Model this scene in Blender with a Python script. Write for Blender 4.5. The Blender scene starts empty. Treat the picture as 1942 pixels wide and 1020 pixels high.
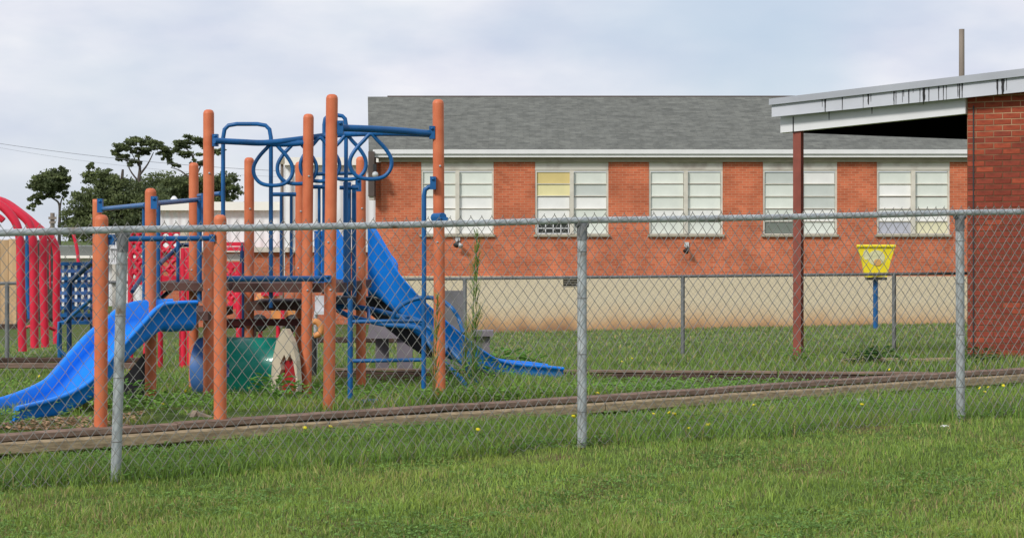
import bpy, math, random
import numpy as np
from mathutils import Vector, Matrix
random.seed(7); rng = np.random.default_rng(11)
S = bpy.context.scene; COL = S.collection
R = math.radians
# ------------------------------------------------------------------ camera, sky, sun, exposure
F = 2100.0; E = 1.40; HY = 270.0          # focal length in photo px, eye height, horizon row
cam = bpy.data.objects.new('camera', bpy.data.cameras.new('camera')); COL.objects.link(cam); S.camera = cam
cam.location = (0, 0, E); cam.rotation_euler = (R(90), 0, 0)
cam.data.sensor_width = 36; cam.data.lens = 36 * F / 1200; cam.data.shift_y = -(306.6 - HY) / 1200
cam.data.clip_start = .5; cam.data.clip_end = 6000
SUN_EL, SUN_AZ = R(36), R(-38)            # sun stands behind and left of the camera
w = bpy.data.worlds.new("World"); S.world = w; w.use_nodes = True
nt = w.node_tree; N = nt.nodes; L = nt.links
bg = N['Background']; bg.inputs[1].default_value = .1
sky = N.new('ShaderNodeTexSky'); sky.sky_type = 'NISHITA'; sky.sun_disc = False
sky.sun_elevation = SUN_EL; sky.sun_rotation = R(180) - SUN_AZ * -1; sky.air_density = 1.0
tc = N.new('ShaderNodeTexCoord')
mp = N.new('ShaderNodeMapping'); mp.inputs['Scale'].default_value = (1, 1, 2.6); mp.inputs['Location'].default_value = (.35, 0, .22)
n1 = N.new('ShaderNodeTexNoise'); n1.inputs['Scale'].default_value = 5.2; n1.inputs['Detail'].default_value = 6; n1.inputs['Roughness'].default_value = .5
rmp = N.new('ShaderNodeValToRGB'); rmp.color_ramp.elements[0].position = .36; rmp.color_ramp.elements[1].position = .62
rmp.color_ramp.elements[0].color = (.52, .52, .52, 1)
n2 = N.new('ShaderNodeTexNoise'); n2.inputs['Scale'].default_value = 9; n2.inputs['Detail'].default_value = 5
rc = N.new('ShaderNodeValToRGB')
rc.color_ramp.elements[0].position = .3; rc.color_ramp.elements[0].color = (.55, .585, .70, 1)
rc.color_ramp.elements[1].position = .72; rc.color_ramp.elements[1].color = (.82, .81, .83, 1)
sc = N.new('ShaderNodeVectorMath'); sc.operation = 'SCALE'; sc.inputs['Scale'].default_value = 10
tint = N.new('ShaderNodeMix'); tint.data_type = 'RGBA'; tint.inputs[0].default_value = .72; tint.inputs[7].default_value = (4.3, 5.3, 6.6, 1)
mx = N.new('ShaderNodeMix'); mx.data_type = 'RGBA'
L.new(tc.outputs['Generated'], mp.inputs[0]); L.new(mp.outputs[0], n1.inputs[0]); L.new(mp.outputs[0], n2.inputs[0])
L.new(n1.outputs[0], rmp.inputs[0]); L.new(n2.outputs[0], rc.inputs[0]); L.new(rc.outputs[0], sc.inputs[0])
L.new(sky.outputs[0], tint.inputs[6])
prev = rmp.outputs[0]      # thinner cloud where the photograph shows blue between the banks
for (px, py, r0, amt) in ((820, 25, .085, .42), (930, 72, .05, .35), (60, 225, .07, .38), (700, 150, .04, .2)):
    dv = Vector(((px - 600) / F, 1, (HY - py) / F)).normalized(); ds = N.new('ShaderNodeVectorMath'); ds.operation = 'DISTANCE'; ds.inputs[1].default_value = dv
    nd = N.new('ShaderNodeTexNoise'); nd.inputs['Scale'].default_value = 14; nd.inputs['Detail'].default_value = 3; L.new(tc.outputs['Generated'], nd.inputs[0])
    ad = N.new('ShaderNodeMath'); ad.operation = 'MULTIPLY_ADD'; ad.inputs[1].default_value = .16; L.new(nd.outputs[0], ad.inputs[0]); L.new(ds.outputs['Value'], ad.inputs[2]); L.new(tc.outputs['Generated'], ds.inputs[0])
    mr = N.new('ShaderNodeMapRange'); mr.interpolation_type = 'SMOOTHSTEP'; mr.inputs[1].default_value = .06; mr.inputs[2].default_value = .08 + r0 * 1.5; mr.inputs[3].default_value = 1 - amt; mr.inputs[4].default_value = 1; L.new(ad.outputs[0], mr.inputs[0])
    ml = N.new('ShaderNodeMath'); ml.operation = 'MULTIPLY'; L.new(prev, ml.inputs[0]); L.new(mr.outputs[0], ml.inputs[1]); prev = ml.outputs[0]
L.new(prev, mx.inputs[0])
L.new(tint.outputs[2], mx.inputs[6]); L.new(sc.outputs[0], mx.inputs[7]); L.new(mx.outputs[2], bg.inputs[0])
sd = bpy.data.lights.new('sun', 'SUN'); sd.energy = 2.1; sd.angle = R(10); sd.color = (1, .955, .89)
so = bpy.data.objects.new('sun', sd); COL.objects.link(so); so.location = (-20, -20, 30)
sv = Vector((math.sin(SUN_AZ) * math.cos(SUN_EL), -math.cos(SUN_AZ) * math.cos(SUN_EL), math.sin(SUN_EL)))
so.rotation_euler = sv.to_track_quat('Z', 'Y').to_euler()
sky.sun_rotation = math.atan2(sv.x, sv.y)
S.view_settings.view_transform = 'Standard'; S.view_settings.look = 'None'; S.view_settings.exposure = .25; S.view_settings.gamma = 1
S.view_settings.use_curve_mapping = False

# ------------------------------------------------------------------ helpers
def at(x, y, Z):
    return Vector(((x - 600) * Z / F, Z, E - (y - HY) * Z / F))

class MB:
    def __init__(s): s.v = []; s.f = []; s.sm = []
    def add(s, vs, fs, smooth=False):
        b = len(s.v); s.v += [tuple(v) for v in vs]; s.f += [tuple(b + i for i in f) for f in fs]; s.sm += [smooth] * len(fs); return s
    def box(s, c, d, rot=None, taper=1.0):
        x, y, z = d[0] / 2, d[1] / 2, d[2] / 2
        p = [Vector((sx * x * (taper if sz > 0 else 1), sy * y * (taper if sz > 0 else 1), sz * z)) for sz in (-1, 1) for sx, sy in ((-1, -1), (1, -1), (1, 1), (-1, 1))]
        if rot is not None:
            if not isinstance(rot, Matrix): rot = Matrix.Rotation(rot, 3, 'Z')
            p = [rot @ q for q in p]
        return s.add([q + Vector(c) for q in p], [(3, 2, 1, 0), (4, 5, 6, 7), (0, 1, 5, 4), (1, 2, 6, 5), (2, 3, 7, 6), (3, 0, 4, 7)])
    def hexa(s, p):     # eight corners: four below, four above
        return s.add(p, [(3, 2, 1, 0), (4, 5, 6, 7), (0, 1, 5, 4), (1, 2, 6, 5), (2, 3, 7, 6), (3, 0, 4, 7)])
    def beam(s, a, b, wd, ht, up=Vector((0, 0, 1))):
        a, b = Vector(a), Vector(b); t = (b - a).normalized(); n = t.cross(up).normalized(); u = n.cross(t)
        p = []
        for q in (-1, 1):
            for e, k in ((a, -1), (b, -1), (b, 1), (a, 1)): p.append(e + n * (k * wd / 2) + u * (q * ht / 2))
        return s.hexa(p)
    def tube(s, pts, r, n=10, closed=False, smooth=0, cap=True, taper=None):
        pts = [Vector(p) for p in pts]
        if smooth: pts = catmull(pts, smooth, closed)
        m = len(pts); vs = []; fs = []; prev = None
        for i, p in enumerate(pts):
            if closed: t = pts[(i + 1) % m] - pts[i - 1]
            else: t = pts[min(i + 1, m - 1)] - pts[max(i - 1, 0)]
            t.normalize()
            if prev is None:
                a = Vector((0, 0, 1)) if abs(t.z) < .9 else Vector((1, 0, 0)); nn = t.cross(a).normalized()
            else: nn = (prev - t * prev.dot(t)).normalized()
            prev = nn; bb = t.cross(nn)
            rr = r if taper is None else r + (taper - r) * i / (m - 1)
            for k in range(n):
                a = 2 * math.pi * k / n; vs.append(p + (nn * math.cos(a) + bb * math.sin(a)) * rr)
        for i in range(m if closed else m - 1):
            for k in range(n):
                k2 = (k + 1) % n; j = (i + 1) % m
                fs.append((i * n + k, i * n + k2, j * n + k2, j * n + k))
        s.add(vs, fs, True)
        if cap and not closed:
            s.add(vs[:n], [tuple(range(n))[::-1]]); s.add(vs[-n:], [tuple(range(n))])
        return s
    def lathe(s, prof, c, n=16, axis=None):
        c = Vector(c); M = Matrix.Identity(3) if axis is None else Vector(axis).to_track_quat('Z', 'Y').to_matrix()
        vs = []; fs = []
        for r, z in prof:
            for k in range(n):
                a = 2 * math.pi * k / n; vs.append(c + M @ Vector((r * math.cos(a), r * math.sin(a), z)))
        for i in range(len(prof) - 1):
            for k in range(n):
                k2 = (k + 1) % n; fs.append((i * n + k, i * n + k2, (i + 1) * n + k2, (i + 1) * n + k))
        return s.add(vs, fs, True)
    def poly(s, pts, thick, back):   # flat outline extruded along vector back*thick
        n = len(pts); b = Vector(back).normalized() * thick; vs = [Vector(p) for p in pts] + [Vector(p) + b for p in pts]
        return s.add(vs, [tuple(range(n)), tuple(range(n, 2 * n))[::-1]] + [(i, i + n, (i + 1) % n + n, (i + 1) % n) for i in range(n)])
    def mesh(s, name):
        me = bpy.data.meshes.new(name); me.from_pydata(s.v, [], s.f)
        me.polygons.foreach_set('use_smooth', s.sm); me.update()
        import bmesh
        bm = bmesh.new(); bm.from_mesh(me); bmesh.ops.recalc_face_normals(bm, faces=bm.faces); bm.to_mesh(me); bm.free()
        return me
    def build(s, name, mat, parent=None, **kw):
        return link(name, s.mesh(name), mat, parent, **kw)

def link(name, me, mat, parent=None, label=None, cat=None, group=None, kind=None, loc=None):
    o = bpy.data.objects.new(name, me); COL.objects.link(o)
    if mat is not None and not me.materials: me.materials.append(mat)
    if parent: o.parent = parent
    if loc is not None: o.location = loc
    return tag(o, label, cat, group, kind)

def tag(o, label=None, cat=None, group=None, kind=None):
    if label: o['label'] = label
    if cat: o['category'] = cat
    if group: o['group'] = group
    if kind: o['kind'] = kind
    return o

def thing(name, label, cat, group=None, loc=(0, 0, 0)):
    # parts keep world coordinates, so the Empty stays where its parts' own origins are
    o = bpy.data.objects.new(name, None); COL.objects.link(o); o.location = loc; o.empty_display_size = .2
    return tag(o, label, cat, group)

def catmull(P, k, closed=False):
    out = []; m = len(P)
    for i in range(m if closed else m - 1):
        if closed: a, b, c, d = P[i - 1], P[i], P[(i + 1) % m], P[(i + 2) % m]
        else: a, b, c, d = P[max(i - 1, 0)], P[i], P[i + 1], P[min(i + 2, m - 1)]
        for j in range(k):
            t = j / k
            out.append(.5 * ((2 * b) + (c - a) * t + (2 * a - 5 * b + 4 * c - d) * t * t + (3 * b - a - 3 * c + d) * t ** 3))
    if not closed: out.append(P[-1])
    return out

def mat(name, col, rough=.6, var=.12, scale=6.0, bump=0.0, bscale=40.0, spec=.4, col2=None, metal=0.0, objrand=0.0, stretch=(1, 1, 1), lo=.35, hi=.65, coat=0.0, detail=5):
    m = bpy.data.materials.new(name); m.use_nodes = True; t = m.node_tree; n = t.nodes; l = t.links; b = n['Principled BSDF']
    b.inputs['Roughness'].default_value = rough; b.inputs['Specular IOR Level'].default_value = spec; b.inputs['Metallic'].default_value = metal
    if coat: b.inputs['Coat Weight'].default_value = coat
    tc = n.new('ShaderNodeTexCoord'); mp = n.new('ShaderNodeMapping'); mp.inputs['Scale'].default_value = stretch
    l.new(tc.outputs['Object'], mp.inputs[0])
    nz = n.new('ShaderNodeTexNoise'); nz.inputs['Scale'].default_value = scale; nz.inputs['Detail'].default_value = detail; l.new(mp.outputs[0], nz.inputs[0])
    cr = n.new('ShaderNodeValToRGB'); cr.color_ramp.elements[0].position = lo; cr.color_ramp.elements[1].position = hi
    if col2 is None: col2 = tuple(c * (1 - 2 * var) for c in col)
    cr.color_ramp.elements[0].color = (*col2, 1); cr.color_ramp.elements[1].color = (*col, 1)
    l.new(nz.outputs[0], cr.inputs[0]); out = cr.outputs[0]
    if objrand:
        oi = n.new('ShaderNodeObjectInfo'); hs = n.new('ShaderNodeHueSaturation')
        mr = n.new('ShaderNodeMapRange'); mr.inputs[3].default_value = 1 - objrand; mr.inputs[4].default_value = 1 + objrand
        l.new(oi.outputs['Random'], mr.inputs[0]); l.new(mr.outputs[0], hs.inputs['Value']); l.new(out, hs.inputs['Color']); out = hs.outputs[0]
    l.new(out, b.inputs['Base Color'])
    if bump:
        nb = n.new('ShaderNodeTexNoise'); nb.inputs['Scale'].default_value = bscale; nb.inputs['Detail'].default_value = 4; l.new(mp.outputs[0], nb.inputs[0])
        bp = n.new('ShaderNodeBump'); bp.inputs['Strength'].default_value = bump; bp.inputs['Distance'].default_value = .01
        l.new(nb.outputs[0], bp.inputs['Height']); l.new(bp.outputs[0], b.inputs['Normal'])
    return m

def brick_mat(name, c1, c2, mortar, wd=.203, ht=.0677, ang=0.0, stain=None, msize=.01):
    m = bpy.data.materials.new(name); m.use_nodes = True; t = m.node_tree; n = t.nodes; l = t.links; b = n['Principled BSDF']
    b.inputs['Roughness'].default_value = .85; b.inputs['Specular IOR Level'].default_value = .2
    tc = n.new('ShaderNodeTexCoord'); mp = n.new('ShaderNodeMapping'); mp.inputs['Rotation'].default_value = (R(-90), 0, ang)
    # object x,z onto the brick texture's x,y
    sx = n.new('ShaderNodeSeparateXYZ'); cb = n.new('ShaderNodeCombineXYZ'); add = n.new('ShaderNodeMath'); add.operation = 'ADD'
    l.new(tc.outputs['Object'], sx.inputs[0]); l.new(sx.outputs[0], add.inputs[0]); l.new(sx.outputs[1], add.inputs[1]); l.new(add.outputs[0], cb.inputs[0]); l.new(sx.outputs[2], cb.inputs[1])
    bt = n.new('ShaderNodeTexBrick'); bt.inputs['Scale'].default_value = 1; bt.inputs['Brick Width'].default_value = wd; bt.inputs['Row Height'].default_value = ht
    bt.inputs['Mortar Size'].default_value = msize / 2; bt.inputs['Mortar Smooth'].default_value = .1
    bt.inputs['Color1'].default_value = (*c1, 1); bt.inputs['Color2'].default_value = (*c2, 1); bt.inputs['Mortar'].default_value = (*mortar, 1)
    l.new(cb.outputs[0], bt.inputs['Vector'])
    nz = n.new('ShaderNodeTexNoise'); nz.inputs['Scale'].default_value = 1.3; nz.inputs['Detail'].default_value = 6; l.new(tc.outputs['Object'], nz.inputs[0])
    mr = n.new('ShaderNodeMapRange'); mr.inputs[1].default_value = .3; mr.inputs[2].default_value = .7; mr.inputs[3].default_value = .76; mr.inputs[4].default_value = 1.16; l.new(nz.outputs[0], mr.inputs[0])
    vm = n.new('ShaderNodeVectorMath'); vm.operation = 'SCALE'; l.new(bt.outputs['Color'], vm.inputs[0]); l.new(mr.outputs[0], vm.inputs['Scale'])
    l.new(vm.outputs[0], b.inputs['Base Color'])
    return m

M = {}
M['orange'] = mat('orange_painted_steel', (.68, .20, .088), .5, .06, 7, .05, 60, .35, col2=(.56, .135, .055), lo=.3, hi=.7, detail=9)
M['blue'] = mat('blue_powder_coat', (.004, .115, .34), .42, .14, 8, spec=.45)
M['navy'] = mat('dark_blue_powder_coat', (.004, .035, .12), .4, .1, 5)
M['slide'] = mat('blue_moulded_plastic', (.008, .25, .92), .42, .08, 4, .03, 90, .4, lo=.3, hi=.75, detail=8)
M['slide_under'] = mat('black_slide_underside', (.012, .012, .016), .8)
M['galv'] = mat('galvanised_steel', (.52, .56, .57), .5, .16, 9, .05, 60, .5, metal=.25)
M['galv'].node_tree.nodes['Color Ramp'].color_ramp.elements.new(.24).color = (.24, .17, .11, 1)
M['wire'] = mat('galvanised_wire', (.28, .27, .25), .45, .12, 20, spec=.5, metal=.2)
M['far_galv'] = mat('weathered_fence_steel', (.2, .21, .215), .6, .15, 9)
M['timber_top'] = mat('brown_weathered_timber', (.27, .185, .14), .85, .2, 5, .35, 30, .2, stretch=(1, 3, 9))
M['timber_low'] = mat('tan_weathered_timber', (.44, .34, .215), .85, .1, 6, .35, 30, .2, col2=(.25, .19, .12), stretch=(1, 3, 9))
M['timber_dark'] = mat('dark_old_timber', (.095, .06, .045), .9, .2, 5, .3, 30, .2)
M['deck'] = mat('brown_coated_deck', (.10, .045, .035), .75, .15, 6)
M['maroon'] = mat('maroon_painted_steel', (.13, .022, .02), .55, .1, 6)
M['red'] = mat('red_moulded_plastic', (.72, .02, .055), .42, .08, 3)
M['green'] = mat('green_moulded_plastic', (.01, .30, .22), .35, .08, 2, coat=.2)
M['tun_blue'] = mat('faded_blue_plastic', (.07, .19, .5), .45, .1, 3)
M['cream'] = mat('cream_plastic', (.62, .54, .40), .6, .1, 4)
M['darkred'] = mat('dark_red_plastic', (.36, .014, .018), .5, .1, 4)
M['grey_pl'] = mat('lavender_grey_plastic', (.20, .175, .20), .6, .08, 4)
M['column'] = mat('brick_red_painted_steel', (.27, .065, .042), .55, .12, 7, .05, 50)
M['facade'] = brick_mat('orange_red_brickwork', (.63, .17, .08), (.48, .115, .054), (.52, .29, .18), msize=.012)
M['brick'] = mat('dark_red_brick', (.36, .076, .038), .85, .2, 14, .5, 70, .2, col2=(.25, .052, .03), objrand=.12)
M['brick_old'] = mat('stained_dark_brick', (.265, .054, .033), .85, .25, 10, .5, 70, .2, col2=(.17, .042, .026), objrand=.13)
M['mortar'] = mat('sandy_mortar', (.55, .34, .20), .95, .1, 12, .4, 90, .1)
M['mortar_old'] = mat('dirty_mortar', (.145, .06, .03), .95, .2, 12, .4, 90, .1)
M['white'] = mat('white_painted_board', (.74, .75, .76), .55, .04, 3)
M['fascia'] = mat('pale_metal_fascia', (.56, .58, .63), .45, .05, 2)
M['drip_metal'] = mat('grey_roof_edge_metal', (.40, .42, .455), .4, .06, 2, metal=.2)
M['tar'] = mat('black_tar', (.012, .012, .013), .5)
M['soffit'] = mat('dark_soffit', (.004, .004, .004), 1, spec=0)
M['frieze'] = mat('putty_painted_trim', (.40, .36, .27), .7, .08, 4)
M['lintel'] = mat('stained_white_panel', (.66, .63, .56), .8, .1, 1.6, col2=(.42, .36, .31), lo=.3, hi=.5, detail=8)
M['frame'] = mat('cream_window_frame', (.70, .66, .57), .6, .08, 4)
M['gutter'] = mat('white_gutter', (.78, .78, .77), .5, .03, 3)
M['roofbrown'] = mat('brown_eave_trim', (.11, .085, .075), .8, .1, 4)
M['vent'] = mat('dark_vent_metal', (.05, .055, .06), .6)
M['bark'] = mat('grey_bark', (.12, .10, .085), .9, .25, 6, .5, 20)
M['pole'] = mat('weathered_grey_pole', (.30, .25, .21), .9, .2, 2, .3, 20, stretch=(1, 1, .2))
M['tan'] = mat('tan_wood_board', (.60, .40, .22), .8, .12, 3, objrand=.14, stretch=(4, 4, 1))
M['siding'] = mat('white_metal_siding', (.80, .82, .84), .5, .03, 1)
M['siding_trim'] = mat('cream_siding_trim', (.88, .86, .79), .55, .03, 1)
M['lowroof'] = mat('grey_green_roof', (.20, .215, .20), .7, .1, 1)
M['yellow'] = mat('yellow_plastic', (.85, .70, .02), .45, .06, 5)
M['decal'] = mat('faded_pale_decal', (.70, .68, .40), .6, .1, 12)
M['decal_o'] = mat('orange_decal', (.72, .38, .12), .6, .1, 12)
M['flower'] = mat('dandelion_yellow', (.85, .72, .02), .7)
M['rock'] = mat('grey_stone', (.22, .19, .17), .9, .2, 20, .5, 50)
M['paper'] = mat('white_litter', (.7, .7, .68), .8)
M['scrap'] = mat('pale_scrap_wood', (.42, .32, .23), .8, .15, 12)
M['orange_pl'] = mat('orange_plastic', (.80, .33, .10), .5)
M['white_pl'] = mat('dull_white_plastic', (.6, .6, .62), .5)
M['dark'] = mat('black_fixture', (.03, .03, .032), .5)
M['lens'] = mat('frosted_lamp_glass', (.6, .62, .62), .3)
M['door'] = mat('dull_grey_plastic_panel', (.17, .165, .175), .7)
M['wirecable'] = mat('power_cable', (.22, .22, .25), .8)

# shingle roof: mottled grey with fine course lines
def shingles():
    m = bpy.data.materials.new('grey_asphalt_shingles'); m.use_nodes = True; t = m.node_tree; n = t.nodes; l = t.links; b = n['Principled BSDF']
    b.inputs['Roughness'].default_value = .9; b.inputs['Specular IOR Level'].default_value = .2
    tc = n.new('ShaderNodeTexCoord'); bt = n.new('ShaderNodeTexBrick')
    mp = n.new('ShaderNodeMapping'); mp.inputs['Scale'].default_value = (1, 1.08, 1); l.new(tc.outputs['Object'], mp.inputs[0]); l.new(mp.outputs[0], bt.inputs['Vector'])
    bt.inputs['Scale'].default_value = 1; bt.inputs['Brick Width'].default_value = .33; bt.inputs['Row Height'].default_value = .14; bt.inputs['Mortar Size'].default_value = .006
    bt.inputs['Color1'].default_value = (.130, .134, .120, 1); bt.inputs['Color2'].default_value = (.172, .176, .155, 1); bt.inputs['Mortar'].default_value = (.115, .12, .112, 1)
    nz = n.new('ShaderNodeTexNoise'); nz.inputs['Scale'].default_value = 3.5; nz.inputs['Detail'].default_value = 8; nz.inputs['Roughness'].default_value = .7; l.new(tc.outputs['Object'], nz.inputs[0])
    mr = n.new('ShaderNodeMapRange'); mr.inputs[1].default_value = .3; mr.inputs[2].default_value = .7; mr.inputs[3].default_value = .7; mr.inputs[4].default_value = 1.3; l.new(nz.outputs[0], mr.inputs[0])
    vm = n.new('ShaderNodeVectorMath'); vm.operation = 'SCALE'; l.new(bt.outputs[0], vm.inputs[0]); l.new(mr.outputs[0], vm.inputs['Scale']); l.new(vm.outputs[0], b.inputs['Base Color'])
    return m
M['shingle'] = shingles()

# ------------------------------------------------------------------ ground
DT = np.array([(-20, 1.42), (8, 1.40), (10, 1.38), (12.5, 1.36), (15, 1.42), (17, 1.46), (18.5, 1.48), (21.7, 1.55), (25.6, 1.78), (27.5, 1.83), (50, 2.64), (75, 3.1), (160, 3.6), (3000, 5.0)])
def front_line(X): return 11.67 + (X + 3.33) * .631
def rear_line(X): return np.where(X > .76, 17.7 - (X - .76) * .26, 17.7 + (.76 - X) * .35)
def lump(X, Y):
    return .014 * np.sin(X * 2.3 + Y * 1.1) * np.sin(Y * 2.9 - X * .7) + .009 * np.sin(X * 5.9 + 1) * np.sin(Y * 6.7 + X * 2)
def ground_z(X, Y):
    X = np.asarray(X, float); Y = np.asarray(Y, float)
    d = np.interp(Y, DT[:, 0], DT[:, 1]) - .02 * np.clip(X, -16, 16)
    pad = 1.275 + np.maximum(0, Y - 13.5) * .045
    inside = (Y > front_line(X) + .04) & (Y < rear_line(X) - .03) & (X > -7.5) & (X < 4.6)
    q = front_line(X) - Y; dip = .04 * np.clip(1 - np.abs(q) / .7, 0, 1) * (q > -.04)
    return E - np.where(inside, pad, d + dip) + lump(X, Y)
def gz(X, Y): return float(ground_z(X, Y))
def hit(x, y):          # where the sight line through a photo point meets the ground
    Y = 8.0
    while Y < 90 and (E - (y - HY) * Y / F) > gz((x - 600) * Y / F, Y): Y += .02
    return Vector(((x - 600) * Y / F, Y, gz((x - 600) * Y / F, Y)))

xs = np.unique(np.concatenate([np.linspace(-2500, -60, 12), np.linspace(-60, -8, 40), np.linspace(-8, 8, 150), np.linspace(8, 60, 40), np.linspace(60, 2500, 12)]))
ys = np.unique(np.concatenate([np.linspace(-200, 4, 10), np.linspace(4, 8, 12), np.linspace(8, 20, 170), np.linspace(20, 60, 90), np.linspace(60, 3000, 30)]))
XX, YY = np.meshgrid(xs, ys); ZZ = ground_z(XX, YY)
nx, ny = len(xs), len(ys)
me = bpy.data.meshes.new('ground')
idx = np.arange(nx * ny).reshape(ny, nx)
me.from_pydata(np.stack([XX, YY, ZZ], -1).reshape(-1, 3).tolist(), [], np.stack([idx[:-1, :-1], idx[:-1, 1:], idx[1:, 1:], idx[1:, :-1]], -1).reshape(-1, 4).tolist())
me.polygons.foreach_set('use_smooth', [True] * len(me.polygons))
def ground_mat():
    m = bpy.data.materials.new('turf_and_soil'); m.use_nodes = True; t = m.node_tree; n = t.nodes; l = t.links; b = n['Principled BSDF']
    b.inputs['Roughness'].default_value = .95; b.inputs['Specular IOR Level'].default_value = .1
    tc = n.new('ShaderNodeTexCoord')
    a = n.new('ShaderNodeTexNoise'); a.inputs['Scale'].default_value = 1.4; a.inputs['Detail'].default_value = 8; l.new(tc.outputs['Object'], a.inputs[0])
    c = n.new('ShaderNodeTexNoise'); c.inputs['Scale'].default_value = 38; c.inputs['Detail'].default_value = 4; l.new(tc.outputs['Object'], c.inputs[0])
    r1 = n.new('ShaderNodeValToRGB'); e = r1.color_ramp.elements
    e[0].position = .3; e[0].color = (.085, .12, .03, 1); e[1].position = .72; e[1].color = (.155, .115, .06, 1)
    x = e.new(.52); x.color = (.095, .145, .035, 1)
    l.new(a.outputs[0], r1.inputs[0])
    mr = n.new('ShaderNodeMapRange'); mr.inputs[1].default_value = .3; mr.inputs[2].default_value = .7; mr.inputs[3].default_value = .6; mr.inputs[4].default_value = 1.3; l.new(c.outputs[0], mr.inputs[0])
    vm = n.new('ShaderNodeVectorMath'); vm.operation = 'SCALE'; l.new(r1.outputs[0], vm.inputs[0]); l.new(mr.outputs[0], vm.inputs['Scale']); l.new(vm.outputs[0], b.inputs['Base Color'])
    bp = n.new('ShaderNodeBump'); bp.inputs['Strength'].default_value = .8; bp.inputs['Distance'].default_value = .02; l.new(c.outputs[0], bp.inputs['Height']); l.new(bp.outputs[0], b.inputs['Normal'])
    return m
link('ground', me, ground_mat(), kind='structure')

# ------------------------------------------------------------------ far brick school building
YB = 50.0; SB = F / YB
def bx(x): return (x - 600) / SB
def bz(y): return E - (y - HY) / SB
school = thing('school_building', 'long orange red brick school building with grey shingle roof and five wide windows', 'building')
XL, XR = bx(446), bx(1330)
WIN = [(493.5, 578.5), (627, 713), (760.5, 847), (894, 981), (1027.5, 1113), (1161, 1247)]
# brick wall with real openings: pieces between and below the windows
mb = MB(); T = .25
zt, zs, zb = bz(181.5), bz(267.5), bz(315)
edges = [XL] + [v for a, b in WIN for v in (bx(a), bx(b))] + [XR]
for i in range(0, len(edges), 2): mb.box(((edges[i] + edges[i + 1]) / 2, YB + T / 2, (zt + zs) / 2), (edges[i + 1] - edges[i], T, zt - zs))
mb.box(((XL + XR) / 2, YB + T / 2, (zs + zb) / 2), (XR - XL, T, zs - zb))
mb.box((XL + .1, YB + 4.6, (zt + zb) / 2), (.2, 8.6, zt - zb)); mb.box(((XL + XR) / 2, YB + 9, (zt + zb) / 2), (XR - XL, .25, zt - zb))
mb.build('brick_wall', M['facade'], school)
MB().box((bx(443), YB + .45, (zt + zb) / 2), (.16, .7, zt - zb)).build('corner_return', M['facade'], school)
MB().box(((XL + XR) / 2 - .07, YB + 4.53, (bz(315) + bz(405)) / 2), (XR - XL + .2, 9.2, bz(315) - bz(405) - .004)).build('foundation', None, school)
def found_mat():
    m = bpy.data.materials.new('stained_beige_stucco'); m.use_nodes = True; t = m.node_tree; n = t.nodes; l = t.links; b = n['Principled BSDF']
    b.inputs['Roughness'].default_value = .9; b.inputs['Specular IOR Level'].default_value = .15
    tc = n.new('ShaderNodeTexCoord'); sx = n.new('ShaderNodeSeparateXYZ'); l.new(tc.outputs['Object'], sx.inputs[0])
    nz = n.new('ShaderNodeTexNoise'); nz.inputs['Scale'].default_value = 1.1; nz.inputs['Detail'].default_value = 8; l.new(tc.outputs['Object'], nz.inputs[0])
    ad = n.new('ShaderNodeMath'); ad.operation = 'MULTIPLY_ADD'; ad.inputs[1].default_value = .7; l.new(nz.outputs[0], ad.inputs[0]); l.new(sx.outputs[2], ad.inputs[2])
    mr = n.new('ShaderNodeMapRange'); mr.inputs[1].default_value = bz(383) + .35; mr.inputs[2].default_value = bz(340) + .25; l.new(ad.outputs[0], mr.inputs[0])
    cr = n.new('ShaderNodeValToRGB'); e = cr.color_ramp.elements
    e[0].position = 0; e[0].color = (.26, .13, .07, 1); e[1].position = 1; e[1].color = (.64, .55, .39, 1)
    x = e.new(.35); x.color = (.55, .34, .18, 1); x = e.new(.6); x.color = (.62, .48, .31, 1)
    l.new(mr.outputs[0], cr.inputs[0]); l.new(cr.outputs[0], b.inputs['Base Color'])
    return m
fo = [o for o in school.children if o.name.startswith('foundation')][0]; fo.data.materials.clear(); fo.data.materials.append(found_mat())
# roof: two sloping slabs, eave at row 167, ridge at row 105
ridY = YB + 4.7; sr = F / ridY; zr = E + (HY - 105) / sr; ze = E + (HY - 167.5) / (F / 49.75)
rx0, rx1 = (431 - 600) / sr, (1330 - 600) / sr
ex0, ex1 = (432 - 600) / (F / 49.75), (1340 - 600) / (F / 49.75)
MB().hexa([Vector(p) for p in ((ex0, 49.75, ze - .1), (ex1, 49.75, ze - .1), (rx1, ridY, zr - .1), (rx0, ridY, zr - .1), (ex0, 49.75, ze), (ex1, 49.75, ze), (rx1, ridY, zr), (rx0, ridY, zr))]).hexa(
    [Vector(p) for p in ((rx0, ridY, zr - .1), (rx1, ridY, zr - .1), (ex1, 60.0, ze - .1), (ex0, 60.0, ze - .1), (rx0, ridY, zr), (rx1, ridY, zr), (ex1, 60.0, ze), (ex0, 60.0, ze))]).build('roof', M['shingle'], school)
MB().tube([(rx0 + .6, ridY, zr + .0), (rx1, ridY, zr + .0)], .035, 6).build('ridge_cap', M['roofbrown'], school)
MB().poly([(rx0 + .25, ridY, zr - .15), (rx0 + .45, ridY + 4, ze - .1), (rx0 + .45, YB + .2, ze - .1)], .12, (1, 0, 0)).build('gable_wall', M['roofbrown'], school)
MB().box(((ex0 + ex1) / 2 + .1, 49.70, bz(170)), (ex1 - ex0 - .05, .09, 5.0 / SB)).build('gutter', M['gutter'], school)
MB().box(((ex0 + ex1) / 2 + .1, 49.74, bz(174.6)), (ex1 - ex0 - .05, .06, 3.6 / SB)).build('fascia_board', M['gutter'], school)
MB().box(((XL + XR) / 2, YB - .05, bz(179.2)), (XR - XL + .1, .1, 4.6 / SB)).build('frieze_board', M['frieze'], school)
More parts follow.
